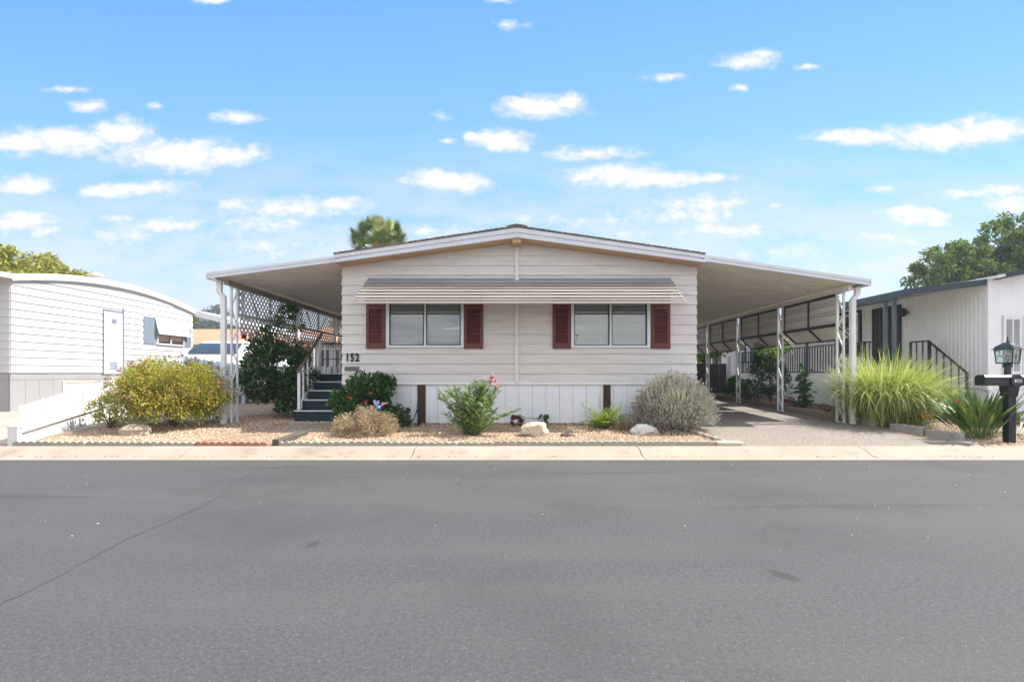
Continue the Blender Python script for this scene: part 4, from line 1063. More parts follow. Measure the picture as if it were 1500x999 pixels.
w3.box(NX-.07,NX-.01,23.9,25.3,1.75,1.81); w3.box(NX-.07,NX-.01,24.57,24.62,1.81,2.9); w3=w3.build('window',m_blk,nr)
MB().box(NX-.04,NX-.03,23.97,25.23,1.81,2.9).build('pane',m_dkglass,w3)
sc_=MB(); ly=14.39; sc_.bar((NX-.02,ly,2.93),(NX-.14,ly,2.93),.04,.04); sc_.lathe([(.03,0),(.075,.03),(.08,.16),(.10,.165),(.02,.23)],(NX-.17,ly,2.82),10); sc_.build('wall_lamp',m_doorb,nr,smooth=False)
# louvred shutters and sill on the street wall
for xa in (10.97,11.40,11.83):
    l=MB(); xb=xa+.41; z0,z1=1.27,2.59; y0,y1=NYN-.05,NYN-.012
    l.box(xa,xa+.05,y0,y1,z0,z1); l.box(xb-.05,xb,y0,y1,z0,z1); l.box(xa+.05,xb-.05,y0,y1,z0,z0+.07); l.box(xa+.05,xb-.05,y0,y1,z1-.09,z1); l.box((xa+xb)/2-.012,(xa+xb)/2+.012,y0,y1,z0+.07,z1-.09)
    k=z0+.09
    while k<z1-.1: l.hexa([(xa+.05,y0+.004,k),(xb-.05,y0+.004,k),(xb-.05,y1-.006,k+.02),(xa+.05,y1-.006,k+.02)],[(xa+.05,y0+.004,k+.007),(xb-.05,y0+.004,k+.007),(xb-.05,y1-.006,k+.027),(xa+.05,y1-.006,k+.027)]); k+=.046
    s_=l.build('louvred_shutter',m_louvre,nr)
    MB().box(xa+.05,xb-.05,NYN-.0115,NYN-.008,z0+.07,z1-.09).build('backing',m_black,s_)
MB().box(11.2,12.4,NYN-.10,NYN-.012,1.12,1.20).build('window_ledge',m_wood,nr)
# deck railing
rl=thing('deck_railing','black metal railing along the deck and down its steps','railing',(OX+.14,13.7,.95))
m=MB(); RX=OX+.145
def rail_run(p,q,n,zt,zb,drop=0):
    p=np.array(p,float);q=np.array(q,float)
    m.bar((*p,zt),(*q,zt-drop),.04,.035); m.bar((*p,zb),(*q,zb-drop),.03,.03)
    for k in range(n+1):
        t=k/n; c=p*(1-t)+q*t; big=.045 if k in (0,n) else .022
        m.box(c[0]-big/2,c[0]+big/2,c[1]-big/2,c[1]+big/2,zb-drop*t-(.1 if big>.03 else 0),zt-drop*t)
rail_run((RX,13.7),(RX,21.1),52,2.09,1.31); rail_run((RX,13.7),(9.85,13.7),7,2.09,1.31)
m.build('deck_rail',m_blk,rl)
m=MB(); rail_run((10.13,13.65),(10.13,13.04),3,2.08,1.25); rail_run((10.13,13.02),(10.13,11.95),5,2.05,1.2,.75); 
m.build('stair_rail',m_blk,rl)
MB().box(10.08,10.6,13.0,13.64,g(11)-.02,.94).box(10.08,10.6,12.7,13.0,g(11)-.02,.75).box(10.08,10.6,12.4,12.7,g(11)-.02,.56).box(10.08,10.6,12.05,12.4,g(11)-.02,.42).build('stair_treads',m_postblue,rl)

# ================================================================== houses farther off and across the street
m_orange = M('terracotta_roof', (.42,.23,.14), .8, .15, 3, .3, 20); m_tan=M('tan_stucco', (.42,.28,.16), .8, .1, 2)
m_greyroof = M('grey_shingle_roof', (.22,.21,.21), .85, .15, 3, .3, 15)
def far_house(label,x0,x1,y0,y1,h,ridge,wall,roofm,nwin=3,glass=None,face=-1):
    gz=g((y0+y1)/2); root=thing('bungalow',label,'house',((x0+x1)/2,(y0+y1)/2,gz))
    MB().box(x0,x1,y0,y1,gz-.2,gz+h).build('wall',wall,root)
    ym_=(y0+y1)/2; mb=MB()
    for ye in (y0-.6,y1+.6):
        a=[(x0-.5,ye,gz+h-.12),(x1+.5,ye,gz+h-.12),(x1+.5,ym_,gz+h+ridge),(x0-.5,ym_,gz+h+ridge)]
        mb.hexa(a,[(p[0],p[1],p[2]+.16) for p in a])
    mb.prism([(x0+.01,y0,gz+h),(x0+.01,y1,gz+h),(x0+.01,ym_,gz+h+ridge)],(.1,0,0)); mb.prism([(x1-.11,y0,gz+h),(x1-.11,y1,gz+h),(x1-.11,ym_,gz+h+ridge)],(.1,0,0))
    mb.build('roof',roofm,root)
    yf=y0 if face<0 else y1
    for k in range(nwin):
        xc=x0+(k+.5)*(x1-x0)/nwin
        f=MB(); f.box(xc-.75,xc+.75,yf-.05,yf+.05,gz+1.0,gz+1.08); f.box(xc-.75,xc+.75,yf-.05,yf+.05,gz+2.1,gz+2.18)
        for a in (-.75,-.04,.67): f.box(xc+a,xc+a+.08,yf-.05,yf+.05,gz+1.08,gz+2.1)
        f=f.build('window',m_nwhite,root)
        MB().box(xc-.67,xc+.67,yf+face*.03-.004,yf+face*.03+.004,gz+1.08,gz+2.1).build('pane',m_dkglass,f)
    return root
far_house('tan bungalow with an orange tile roof, seen past the white van',-24,-13.5,37,44,2.7,1.25,m_tan,m_orange,4)
far_house('white bungalow with a terracotta roof, glimpsed through the lattice',-11.5,-4.5,30,37,2.5,1.0,m_nwhite,m_orange,3)
far_house('white street house with grey roof, reflected in the window panes',-9.5,1.0,-36,-28,2.7,1.15,m_nwhite,m_greyroof,3,face=1)
far_house('cream street house with terracotta roof, reflected in the window panes',9.0,20.0,-38,-30,2.4,1.15,M('cream_stucco',(.66,.60,.50),.8,.05,2),m_orange,3,face=1)
far_house('cream bungalow with grey roof at the far end past the dark board fence',7.5,19.0,36,43,2.6,1.1,M('pale_stucco',(.50,.46,.40),.8,.06,2),m_greyroof,3)
# ================================================================== garden materials
l_yel = leafmat('leaf_yellow_green',[(.10,.15,.02),(.20,.25,.03),(.33,.27,.05),(.15,.22,.03),(.40,.23,.09),(.22,.27,.04)],.35)
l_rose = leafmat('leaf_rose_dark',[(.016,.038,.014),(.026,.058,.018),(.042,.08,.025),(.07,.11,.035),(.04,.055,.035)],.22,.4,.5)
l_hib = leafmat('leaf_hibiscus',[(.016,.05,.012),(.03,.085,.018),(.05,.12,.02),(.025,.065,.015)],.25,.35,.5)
l_dry = leafmat('leaf_dry_heath',[(.21,.15,.10),(.31,.23,.15),(.19,.18,.10),(.37,.28,.20),(.26,.20,.12)],.25)
l_ole = leafmat('leaf_oleander',[(.045,.09,.028),(.08,.15,.04),(.13,.20,.06),(.21,.25,.10),(.06,.11,.04)],.3,.4,.5)
l_lav = leafmat('leaf_lavender',[(.23,.24,.19),(.30,.30,.25),(.16,.175,.135),(.38,.37,.32)],.25,.7)
l_lavf = leafmat('bloom_lavender',[(.34,.29,.32),(.42,.38,.39),(.28,.24,.26),(.46,.43,.42),(.36,.32,.27)],.25,.8)
l_fern = leafmat('leaf_fern',[(.16,.22,.03),(.24,.31,.05),(.11,.16,.03)],.35)
l_grass = leafmat('blade_variegated',[(.15,.20,.04),(.33,.36,.10),(.11,.16,.03),(.48,.47,.24),(.22,.27,.06),(.40,.40,.15)],.35,.45)
l_bop = leafmat('leaf_paddle',[(.035,.07,.02),(.05,.10,.025),(.08,.14,.03),(.12,.17,.04),(.03,.055,.02)],.2,.35,.5)
l_tree1 = leafmat('leaf_tree_yellowish',[(.13,.15,.03),(.21,.21,.04),(.30,.27,.06),(.15,.17,.035)],.3)
l_tree2 = leafmat('leaf_tree_green',[(.045,.085,.02),(.08,.13,.03),(.14,.18,.04),(.055,.095,.025),(.22,.24,.06)],.28)
l_far = leafmat('leaf_tree_far',[(.04,.06,.025),(.06,.08,.03),(.035,.05,.02)],.25)
l_lime = leafmat('leaf_lime',[(.07,.14,.015),(.12,.21,.02),(.17,.27,.03),(.05,.09,.015)],.4)
l_palm = leafmat('leaf_palm',[(.06,.10,.02),(.11,.165,.035),(.18,.22,.06),(.08,.13,.025)],.25,.4,.5)
l_palmdry = leafmat('leaf_palm_dry',[(.32,.22,.11),(.40,.30,.17),(.26,.18,.09)],.25)
l_red = leafmat('leaf_dark_red',[(.07,.012,.015),(.11,.02,.02),(.05,.015,.015)],.2)
p_pink = leafmat('petal_pink',[(.78,.38,.48),(.80,.48,.56),(.70,.28,.40)],.35)
p_red = leafmat('petal_red',[(.35,.01,.03),(.42,.02,.04)],.3)
p_coral = leafmat('petal_coral',[(.60,.16,.10),(.55,.12,.09)],.3)
p_orange = leafmat('petal_orange',[(.75,.25,.01),(.80,.32,.02)],.3)
p_white = leafmat('petal_white',[(.70,.68,.62),(.74,.70,.66)],.3)
m_twig = M('twig_bark', (.13,.09,.06), .85, .25, 8)
m_bark = M('tree_bark', (.12,.09,.065), .9, .3, 4, .5, 25, stretch=(3,3,.6))
m_green = M('green_stem', (.06,.10,.03), .6, .2, 8)
m_rock = M('tan_boulder', (.36,.30,.235), .85, .2, 4., .6, 22, dirt=.5, dirtc=(.16,.11,.07))
m_rock2 = M('pale_tan_boulder', (.48,.41,.33), .85, .15, 4., .6, 22, dirt=.4, dirtc=(.24,.17,.11))
m_rockw = M('white_boulder', (.62,.60,.56), .8, .1, 5., .5, 22, dirt=.3, dirtc=(.30,.26,.2))
m_rockd = M('dark_stone', (.10,.065,.055), .85, .2, 5., .5, 22)
m_edge = M('grey_edging_concrete', (.30,.28,.245), .9, .12, 3., .4, 60, dirt=.5, dirtc=(.13,.12,.10))
m_terra = M('terracotta_edging', (.30,.145,.095), .9, .15, 3., .4, 60, dirt=.45, dirtc=(.30,.22,.17))
m_timber = M('grey_landscape_timber', (.085,.075,.068), .9, .25, 3., .4, 40, stretch=(1,1,4), dirt=.3)
m_tie = M('tan_landscape_tie', (.26,.20,.145), .9, .2, 3., .4, 40, stretch=(4,.6,4), dirt=.5, dirtc=(.12,.09,.06))
m_flag = M('flagstone', (.34,.275,.225), .85, .14, 3.5, .35, 50, dirt=.45, dirtc=(.22,.15,.11))

def shrub(name,label,cat,c,r,n,leafL,mat,ncl=70,cs=.22,aspect=.5,up=.5,shell=(.6,1.0),twigs=14,outw=.7,group=None,lift=.0,base=None):
    """c = centre of the crown; the base sits on the ground below it"""
    b=(c[0],c[1],g(c[1])) if base is None else base
    root=thing(name,label,cat,b,group)
    p,o=clumps(n,c,r,ncl,cs,zmin=b[2]+.03+lift,shell=shell,top=-.75)
    d=nrm(o*outw+rdir(len(p))*.7+np.array([0,0,.25])); L=leafL*rng.uniform(.55,1.35,len(p))
    m=MB(); leaves(m,p,d,L,L*aspect,up=up); m.build('foliage',mat,root)
    if twigs:
        m=MB(); dd=rdir(twigs*3); dd=dd[dd[:,2]>-.2][:twigs]
        stems(m,b,np.array(c)+dd*np.array(r)*.8,max(.008,r[0]*.012),.004,5); m.build('stem',m_twig,root)
    return root
def blooms(root,name,pts,mat,s=.05,n=7):
    m=MB(); pts=np.asarray(pts,float)
    P=np.repeat(pts,n,0); d=nrm(rdir(len(P))+np.array([0,-.7,.4])); leaves(m,P,d,s*rng.uniform(.7,1.2,len(P)),s*.8,up=.2)
    m.build(name,mat,root); return root

# yellow-green rounded bush by the fence
c=(PX(252,10.5),10.55,.86)
yb=shrub('bush','large rounded yellow green bush beside the white picket fence','bush',c,(1.0,.92,.66),38000,.055,l_yel,ncl=420,cs=.20,aspect=.45,twigs=18,shell=(.45,1.0))
p,o=clumps(1500,c,(1.2,.95,.76),120,.05,shell=(.95,1.02),top=-.1); m=MB(); leaves(m,p,nrm(o+rdir(len(p))*.4),.055,.02); m.build('spent_bloom',leafmat('spent_bloom',[(.36,.24,.15),(.30,.17,.13),(.40,.32,.20)],.2),yb)
shrub('bush','small straggly bush at the foot of the fence, left of the yellow green bush','bush',(PX(160,10.4),10.4,.50),(.33,.3,.32),1100,.06,l_yel,ncl=26,cs=.12,aspect=.45,twigs=10)
rock('boulder','half buried tan boulder under the yellow green bush',(PX(200,9.75),9.75,g(9.75)+.06),(.24,.2,.14),3,m_rock)
# rose in front of the lattice
c=(PX(408,12.2),12.15,1.28)
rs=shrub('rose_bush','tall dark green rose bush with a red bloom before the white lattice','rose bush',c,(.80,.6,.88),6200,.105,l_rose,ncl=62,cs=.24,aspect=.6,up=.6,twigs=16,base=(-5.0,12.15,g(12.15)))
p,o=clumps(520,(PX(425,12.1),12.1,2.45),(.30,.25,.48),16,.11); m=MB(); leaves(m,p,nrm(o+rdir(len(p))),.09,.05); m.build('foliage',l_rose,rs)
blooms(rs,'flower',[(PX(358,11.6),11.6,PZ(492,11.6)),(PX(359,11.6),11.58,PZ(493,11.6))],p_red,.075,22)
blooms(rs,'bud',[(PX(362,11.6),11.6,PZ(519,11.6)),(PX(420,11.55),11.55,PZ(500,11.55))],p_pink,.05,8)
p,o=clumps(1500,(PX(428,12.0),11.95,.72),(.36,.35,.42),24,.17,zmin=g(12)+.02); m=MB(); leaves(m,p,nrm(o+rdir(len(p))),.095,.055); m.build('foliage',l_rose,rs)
# hibiscus-like bush by the steps
c=(PX(530,10.55),10.55,.70)
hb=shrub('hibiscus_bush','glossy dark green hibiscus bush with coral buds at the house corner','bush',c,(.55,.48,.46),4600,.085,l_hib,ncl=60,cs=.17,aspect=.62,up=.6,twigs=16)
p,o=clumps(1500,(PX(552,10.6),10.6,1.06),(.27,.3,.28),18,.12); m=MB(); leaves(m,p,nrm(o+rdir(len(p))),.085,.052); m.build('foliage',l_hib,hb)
blooms(hb,'flower',[(PX(542,10.0),10.04,PZ(577,10)),(PX(510,10.0),10.06,PZ(583,10)),(PX(535,10.0),10.05,PZ(590,10)),(PX(560,10.1),10.1,PZ(596,10))],p_coral,.05,12)
shrub('bush','low dark green bush between the hibiscus and the garden tap','bush',(PX(574,10.6),10.62,.43),(.36,.25,.24),1500,.06,l_rose,ncl=26,cs=.11,aspect=.6,twigs=8)
# dry heath mound
c=(PX(536,9.75),9.75,.32)
hm=shrub('heath_shrub','dry tan heath mound in the gravel before the hibiscus','shrub',c,(.58,.45,.30),13000,.040,l_dry,ncl=190,cs=.10,aspect=.3,twigs=24)
# oleander
ob=(PX(693,9.65),9.65,g(9.65))
ol=thing('oleander','upright green oleander with pink blossoms in front of the pale skirting','shrub',ob)
m=MB(); sm=MB(); tops=[]
for k in range(78):
    a=random.uniform(0,6.28); sp=abs(random.gauss(0,.36)); h=random.uniform(.45,1.02)*(1-.25*min(1,sp/.6))
    tip=np.array([ob[0]+math.cos(a)*sp*1.15+ (.10 if h>.85 else 0),ob[1]+math.sin(a)*sp*.8,ob[2]+h]); b=np.array(ob)+np.array([random.gauss(0,.07),random.gauss(0,.05),0])
    s=np.linspace(0,1,7)[:,None]; q=b+(tip-b)*s+np.array([0,0,.06])*np.sin(s*3.14)
    sm.tube(q,np.linspace(.010,.004,7),5); tops.append(tip)
    nl_=36; t=rng.uniform(.10,1.0,nl_); P_=b+(tip-b)*t[:,None]; aa=rng.uniform(0,6.28,nl_)
    dd=nrm(np.stack([np.cos(aa),np.sin(aa),rng.uniform(.3,1.3,nl_)],1)); leaves(m,P_,dd,rng.uniform(.12,.21,nl_),.032,fold=.1,up=.5,droop=.12)
m.build('foliage',l_ole,ol); sm.build('stem',m_green,ol)
q=[(PX(x,9.6),9.55,PZ(y,9.55)) for x,y in ((720,553),(725,558),(718,559),(726,566),(723,551))]
blooms(ol,'flower',q,p_pink,.065,13); blooms(ol,'faded_flower',[(PX(657,9.6),9.6,PZ(585,9.6)),(PX(735,9.6),9.6,PZ(602,9.6)),(PX(710,9.6),9.58,PZ(552,9.6))],p_white,.03,7)
m=MB(); 
for x,y in ((721,556),(726,566)): m.tube([(PX(712,9.6),9.62,PZ(575,9.6)),(PX(x,9.6),9.57,PZ(y+2,9.6))],[.006,.004],5)
m.build('flower_stalk',m_green,ol)
# little plants along the skirting
shrub('succulent','tiny dark red rosette plant beside the tan leaning rock','plant',(PX(757,10.6),10.6,.34),(.11,.1,.12),320,.055,l_red,ncl=10,cs=.05,aspect=.5,twigs=0)
shrub('seedling','tiny green plant against the pale skirting','plant',(PX(797,10.7),10.7,.34),(.09,.08,.10),140,.06,l_hib,ncl=7,cs=.04,aspect=.7,twigs=3)
m=MB(); m.tube([(PX(x,10.7),10.7,PZ(y,10.7)) for x,y in ((762,618),(770,613),(780,612),(790,615))],.006,5); tag(m.build('irrigation_hose',m_black),'thin black watering hose looped beside the small red plant','hose')
rock('boulder','angular tan rock leaning on the gravel past the oleander',(PX(783,9.6),9.6,g(9.6)+.10),(.23,.15,.15),11,m_rock2,rough=.40)
rock('boulder','flat white rock in the gravel before the lavender',(PX(942,9.85),9.85,g(9.85)+.05),(.25,.18,.13),5,m_rockw,rough=.4)
rock('boulder','small dark brown stone lying in the gravel',(PX(831,9.55),9.55,g(9.55)+.02),(.11,.08,.05),8,m_rockd)
# yellow-green sword fern and dry grass
fr_=thing('sword_fern','bright yellow green fern clump below the dark brown skirting board','fern',(PX(884,10.35),10.35,g(10.35)))
m=MB(); bz_=(PX(884,10.35),10.35,g(10.35))
for k in range(60):
    a=random.uniform(0,6.28); L=random.uniform(.45,.72); e=random.uniform(.5,1.35)
    t=np.linspace(.1,1,15); el=e-.6*t
    px_=np.cumsum(np.cos(el))*L/15; pz_=np.cumsum(np.sin(el))*L/15
    pos=np.stack([bz_[0]+math.cos(a)*px_,bz_[1]+math.sin(a)*px_*.8,bz_[2]+pz_],1)
    m.tube(pos,.003,4); sd_=np.array([-math.sin(a),math.cos(a),0])
    for s in (-1,1):
        leaves(m,pos,nrm(np.tile(sd_*s,(15,1))+np.array([0,0,.25])+rng.normal(size=(15,3))*.15),.065*np.sin(np.pi*np.clip(t*.9+.12,0,1))+.02,.026,up=.8)
m.build('frond',l_fern,fr_)
dg=thing('dry_grass','dry tan grass tuft between the fern and the lavender','grass tuft',(PX(915,10.2),10.2,g(10.2)))
m=MB(); n=170; bb=np.array([PX(915,10.2),10.2,g(10.2)])+rng.normal(size=(n,3))*[.09,.07,0]
blades(m,bb,rng.uniform(0,6.28,n),rng.uniform(.9,1.5,n),rng.uniform(-.2,1.0,n),rng.uniform(.15,.45,n),.010,5); m.build('blades',l_dry,dg)
n=7; m=MB(); tips=[]
for k in range(n):
    x=random.uniform(893,925); q=np.array([PX(x,10.3),10.3,PZ(random.uniform(583,598),10.3)]); m.tube([(q[0],10.3,g(10.3)),q],[.003,.002],4); tips.append(q)
m.build('stalk',l_dry,dg); blooms(dg,'seed_head',tips,p_white,.022,6)
for x,y_,lab in ((890,9.35,'wispy dry weed flat in the gravel before the fern'),(745,9.0,'wispy green weed in the gravel behind the kerb edging, under the oleander'),(795,10.3,'thin weed patch in the gravel behind the tan leaning rock')):
    wd_=thing('weed',lab,'weed',(PX(x,y_),y_,g(y_))); m=MB(); n=70; bb=np.array([PX(x,y_),y_,g(y_)])+rng.normal(size=(n,3))*[.16,.07,0]
    blades(m,bb,rng.uniform(0,6.28,n),rng.uniform(.5,1.4,n),rng.uniform(-.4,.6,n),rng.uniform(.05,.14,n),.007,4); m.build('blades',l_dry if x!=745 else l_fern,wd_)
# lavender
lc=(PX(988,10.2),10.2,.46); lr=np.array([.80,.62,.76])
lv_=thing('lavender_bush','big rounded grey green lavender bush with faded purple spikes by the driveway','lavender',(lc[0],lc[1],g(lc[1])))
n=7800; d=rdir(n*2); d=d[d[:,2]>-.25][:n]; n=len(d)
wob=1+.10*np.array([mnoise.noise(Vector(q*2.2)) for q in d])[:,None]
b=np.array(lc)+d*lr*wob*rng.uniform(.62,.92,(n,1)); az=np.arctan2(d[:,1],d[:,0])+rng.normal(size=n)*.4
b[:,2]=np.maximum(b[:,2],g(10)+.02)
el=np.clip(np.arcsin(np.clip(d[:,2],-1,1))*.75+.55+rng.normal(size=n)*.2,.1,1.5)
m=MB(); tip=blades(m,b,az,el,np.minimum(1.5,el+.25),rng.uniform(.08,.18,n),rng.uniform(.012,.020,n),3); m.build('foliage',l_lav,lv_)
k=rng.random(n)<.34; m=MB(); leaves(m,tip[k],nrm(d[k]*.4+np.array([0,0,.9])+rdir(k.sum())*.2),rng.uniform(.045,.085,k.sum()),.022,fold=.3,up=.1); leaves(m,tip[k],nrm(d[k]*.4+np.array([0,0,.9])+rdir(k.sum())*.2),rng.uniform(.045,.08,k.sum()),.022,fold=.3,up=.1); m.build('flower_spike',l_lavf,lv_)
m=MB(); dd=rdir(60); dd=dd[dd[:,2]>-.1]; stems(m,(lc[0],lc[1],g(lc[1])),np.array(lc)+dd*lr*.7,.012,.004,5); m.build('stem',m_twig,lv_)
m=MB(); q,o=clumps(2600,lc,lr*.62,60,.10,zmin=g(10)); leaves(m,q,nrm(o+rdir(len(q))),.06,.02); m.build('inner_foliage',l_lav,lv_)

# scalloped edging blocks along the kerb
def edger(mat):
    m=MB(); L=.585; n=5; w=.07; pts=[]
    t=np.linspace(0,1,41)
    top=.055+.030*np.abs(np.sin(np.pi*t*n))**.8
    V=[(x*L,0,-.06) for x in (0,1)]
    poly=[(0,0,-.06),(L,0,-.06)]+[(tt*L,0,h) for tt,h in list(zip(t,top))[::-1]]
    m.prism(poly,(0,w,0)); return m
ey=8.655
protos={}
k=0; x=-8.18
while x < 2.65:
    isT = -5.50 < x < -4.25
    key='terracotta' if isT else 'grey'
    if isT: lab='scalloped terracotta edging block along the kerb beside the flagstones'
    else: lab='scalloped grey concrete edging block along the kerb before the gravel'
    if -4.3 < x < -3.9: x=-3.9
    if key not in protos:
        o=edger(m_terra if isT else m_edge).build('edging_block',m_terra if isT else m_edge,bevel=.004); protos[key]=o
    else:
        o=protos[key].copy(); COL.objects.link(o)
    o.location=(x,ey+random.uniform(-.012,.012),g(8.66)+random.uniform(-.004,.008)); o.rotation_euler=(random.uniform(-.04,.04),random.uniform(-.012,.012),random.uniform(-.015,.015))
    tag(o,lab,'edging',('terracotta edging blocks' if isT else 'grey edging blocks along the kerb'))
    x+=.592; k+=1
def block(name,label,x0,x1,y0,y1,z0,z1,mat,group=None,rot=0,bev=.012):
    cx,cy=(x0+x1)/2,(y0+y1)/2
    o=MB().box(x0-cx,x1-cx,y0-cy,y1-cy,0,z1-z0).build(name,mat,bevel=bev); o.location=(cx,cy,z0); o.rotation_euler=(0,0,rot)
    return tag(o,label,'edging',group)
gz=g(8.66)
for i,(a,b) in enumerate(((2.68,2.96),(2.965,3.24))): block('edging_block','plain grey concrete edging block at the driveway end of the kerb row',a,b,ey,ey+.09,gz-.02,gz+.085,m_edge,'plain edging blocks by the driveway')
block('edging_block','pale wedge shaped corner block beside the driveway mouth',3.28,3.72,ey+.0,ey+.20,gz-.02,gz+.08,M('pale_edging',(.40,.35,.29),.9,.1,4,.3,60),rot=-.06,bev=.03)
for k in range(7):
    y=8.98+k*.235; x=3.50-.055*k
    block('edging_block','small round topped edging block between the gravel and the driveway',x-.05,x+.05,y-.105,y+.105,g(y)-.02,g(y)+.065,m_edge,'small blocks along the driveway',rot=random.uniform(-.08,.08),bev=.03)
# timber and flagstones of the front path
tb=MB().box(-.55,.55,-.06,.06,0,.11).build('landscape_timber',m_timber,bevel=.015); p0=np.array([PX(408,8.75),8.78]); p1=np.array([PX(441,9.55),9.62])
tb.location=((p0[0]+p1[0])/2,(p0[1]+p1[1])/2,g(9.2)-.01); tb.rotation_euler=(0,R(-1.5),math.atan2(*(p1-p0)[::-1])); tag(tb,'grey weathered landscape timber lying beside the flagstones','timber')
def flag(label,poly,group,mat=m_flag,h=.012):
    cx=np.mean([p[0] for p in poly]); cy=np.mean([p[1] for p in poly]); m=MB(); z=g(cy)
    pts=[]
    for (xa,ya),(xb,yb_) in zip(poly,poly[1:]+poly[:1]):
        for t in (0,.5):
            pts.append((xa+(xb-xa)*t+rng.normal()*.015-cx, ya+(yb_-ya)*t+rng.normal()*.012-cy, -.03))
    m.prism(pts,(0,0,h+.012)); o=m.build('flagstone',mat,bevel=.01); o.location=(cx,cy,z+.004); o.rotation_euler=(R(3.2),0,0); return tag(o,label,'flagstone',group)
fl='irregular tan flagstone of the sunlit front path'
for poly in ([(-5.35,8.78),(-4.75,8.76),(-4.8,9.05),(-5.25,9.1)],[(-4.70,8.76),(-4.1,8.77),(-4.2,9.08),(-4.72,9.05)],[(-5.2,9.14),(-4.75,9.1),(-4.7,9.45),(-5.0,9.5)],[(-4.68,9.1),(-4.15,9.13),(-4.1,9.42),(-4.62,9.46)],[(-5.0,9.55),(-4.55,9.5),(-4.5,9.8),(-4.85,9.86)],[(-4.48,9.5),(-3.98,9.5),(-3.95,9.82),(-4.42,9.85)]):
    flag(fl,poly,'flagstones of the front path')
fl='broad grey path slab in shade before the teal steps'
for poly in ([(-4.95,10.0),(-4.4,9.95),(-4.35,10.5),(-4.85,10.55)],[(-4.33,9.95),(-3.6,9.95),(-3.55,10.5),(-4.28,10.5)],[(-4.8,10.62),(-4.2,10.56),(-4.2,11.2),(-4.72,11.25)],[(-4.14,10.56),(-3.5,10.56),(-3.55,11.2),(-4.1,11.2)]):
    flag(fl,poly,'path slabs before the steps',m_slab,.02)
# bricks outlining the path
for k in range(9):
    t=k/8; x=-5.42+.95*t**1.3; y=8.86+1.0*t
    b_=block('edging_brick','small red brick set flush beside the tan flagstones',x-.10,x+.10,y-.045,y+.045,g(y)-.03,g(y)+.012,m_terra,'red bricks edging the front path',rot=.75-.3*t,bev=.008)
# tap and hose, pinwheel
tp=thing('garden_tap','dark garden tap on a standpipe with a curved hose beside the brown board','tap',(PX(613,10.7),10.7,g(10.7)))
x=PX(613,10.7); z=g(10.7)
MB().tube([(x,10.7,z-.03),(x,10.7,z+.36)],.017,8).build('standpipe',m_black,tp,smooth=True)
m=MB(); m.tube([(x,10.7,z+.33),(x,10.62,z+.34),(x-.02,10.57,z+.29)],[.022,.02,.016],8); m.lathe([(.015,0),(.035,.02),(.03,.06),(.012,.09)],(x,10.68,z+.35),10); m.box(x-.05,x+.05,10.675,10.69,z+.43,z+.445); m.build('valve',m_gasket,tp)
m=MB(); m.tube([(x-.02,10.57,z+.29),(x-.06,10.56,z+.16),(x-.14,10.56,z+.06),(x-.28,10.58,z+.02),(x-.45,10.6,z+.02)],.012,7); m.build('hose',m_black,tp,smooth=True)
m_blue=M('blue_glass_ball',(.01,.16,.42),.15,.1,5,spec=.7); m_lil=M('lilac_petal',(.45,.36,.60),.4,.05,5); m_pk=M('pink_petal',(.60,.30,.36),.4,.05,5)
px0,pz0=PX(553,9.98),PZ(597,9.98)
gs=thing('garden_stake','garden stake with a blue ball and lilac petals behind the tan heath mound','garden ornament',(px0,9.98,g(9.98)))
MB().tube([(px0,9.98,g(9.98)-.02),(px0,9.98,pz0)],.006,6).build('stake',m_black,gs)
m=MB(); m.lathe([(.005,-.06),(.04,-.045),(.06,0),(.04,.045),(.005,.06)],(px0+.02,9.96,pz0-.01),14); m.build('ball',m_blue,gs,smooth=True)
m=MB()
for a,b in ((1.2,.10),(1.9,.11)): m.prism([(px0-.02,9.97,pz0+.01),(px0-.02+math.cos(a-.3)*b,9.97,pz0+math.sin(a-.3)*b+.02),(px0-.02+math.cos(a)*b*1.25,9.97,pz0+math.sin(a)*b*1.25+.02),(px0-.02+math.cos(a+.3)*b,9.97,pz0+math.sin(a+.3)*b+.02)],(0,.006,0))
m.build('petal',m_lil,gs)
m=MB(); m.prism([(px0-.03,9.972,pz0+.0),(px0-.15,9.972,pz0-.03),(px0-.13,9.972,pz0+.05)],(0,.006,0)); m.prism([(px0+.06,9.972,pz0+.03),(px0+.22,9.972,pz0+.09),(px0+.08,9.972,pz0+.10)],(0,.006,0)); m.build('wing',m_pk,gs)

# ================================================================== planting strip beside the driveway
for k in range(4):
    y0=11.55+k*2.45
    o=MB().box(-.075,.075,-1.21,1.21,0,.16).build('landscape_tie',m_tie,bevel=.02); o.location=(7.02+random.uniform(-.02,.02)-.012*k,y0+1.2,g(y0+1.2)-.02); o.rotation_euler=(0,0,random.uniform(-.012,.012))
    tag(o,'tan landscape tie along the far edge of the driveway','landscape tie','landscape ties beside the driveway')
for (xa,ya,xb,yb_,lab) in ((7.0,11.25,7.13,10.55,'grey scalloped edging block behind the downspout'),(7.20,10.25,7.36,9.62,'grey scalloped edging block before the tall variegated grass'),(7.37,9.58,7.50,8.98,'grey scalloped edging block beside the strap leaved plant')):
    L=math.hypot(xb-xa,yb_-ya); m=MB(); t=np.linspace(0,1,33); top=.12+.016*np.abs(np.sin(np.pi*t*4))
    m.prism([(0,0,-.05),(L,0,-.05)]+[(q*L,0,h) for q,h in list(zip(t,top))[::-1]],(0,.09,0)); o=m.build('edging_block',m_edge,bevel=.006)
    o.location=(xa,ya,g(ya)+.0); o.rotation_euler=(0,R(1.2),math.atan2(yb_-ya,xb-xa)); tag(o,lab,'edging')
block('edging_slab','thin tilted concrete slab at the end of the driveway edging',7.30,7.62,8.72,9.02,g(8.9)-.01,g(8.9)+.05,m_edge,rot=.5)
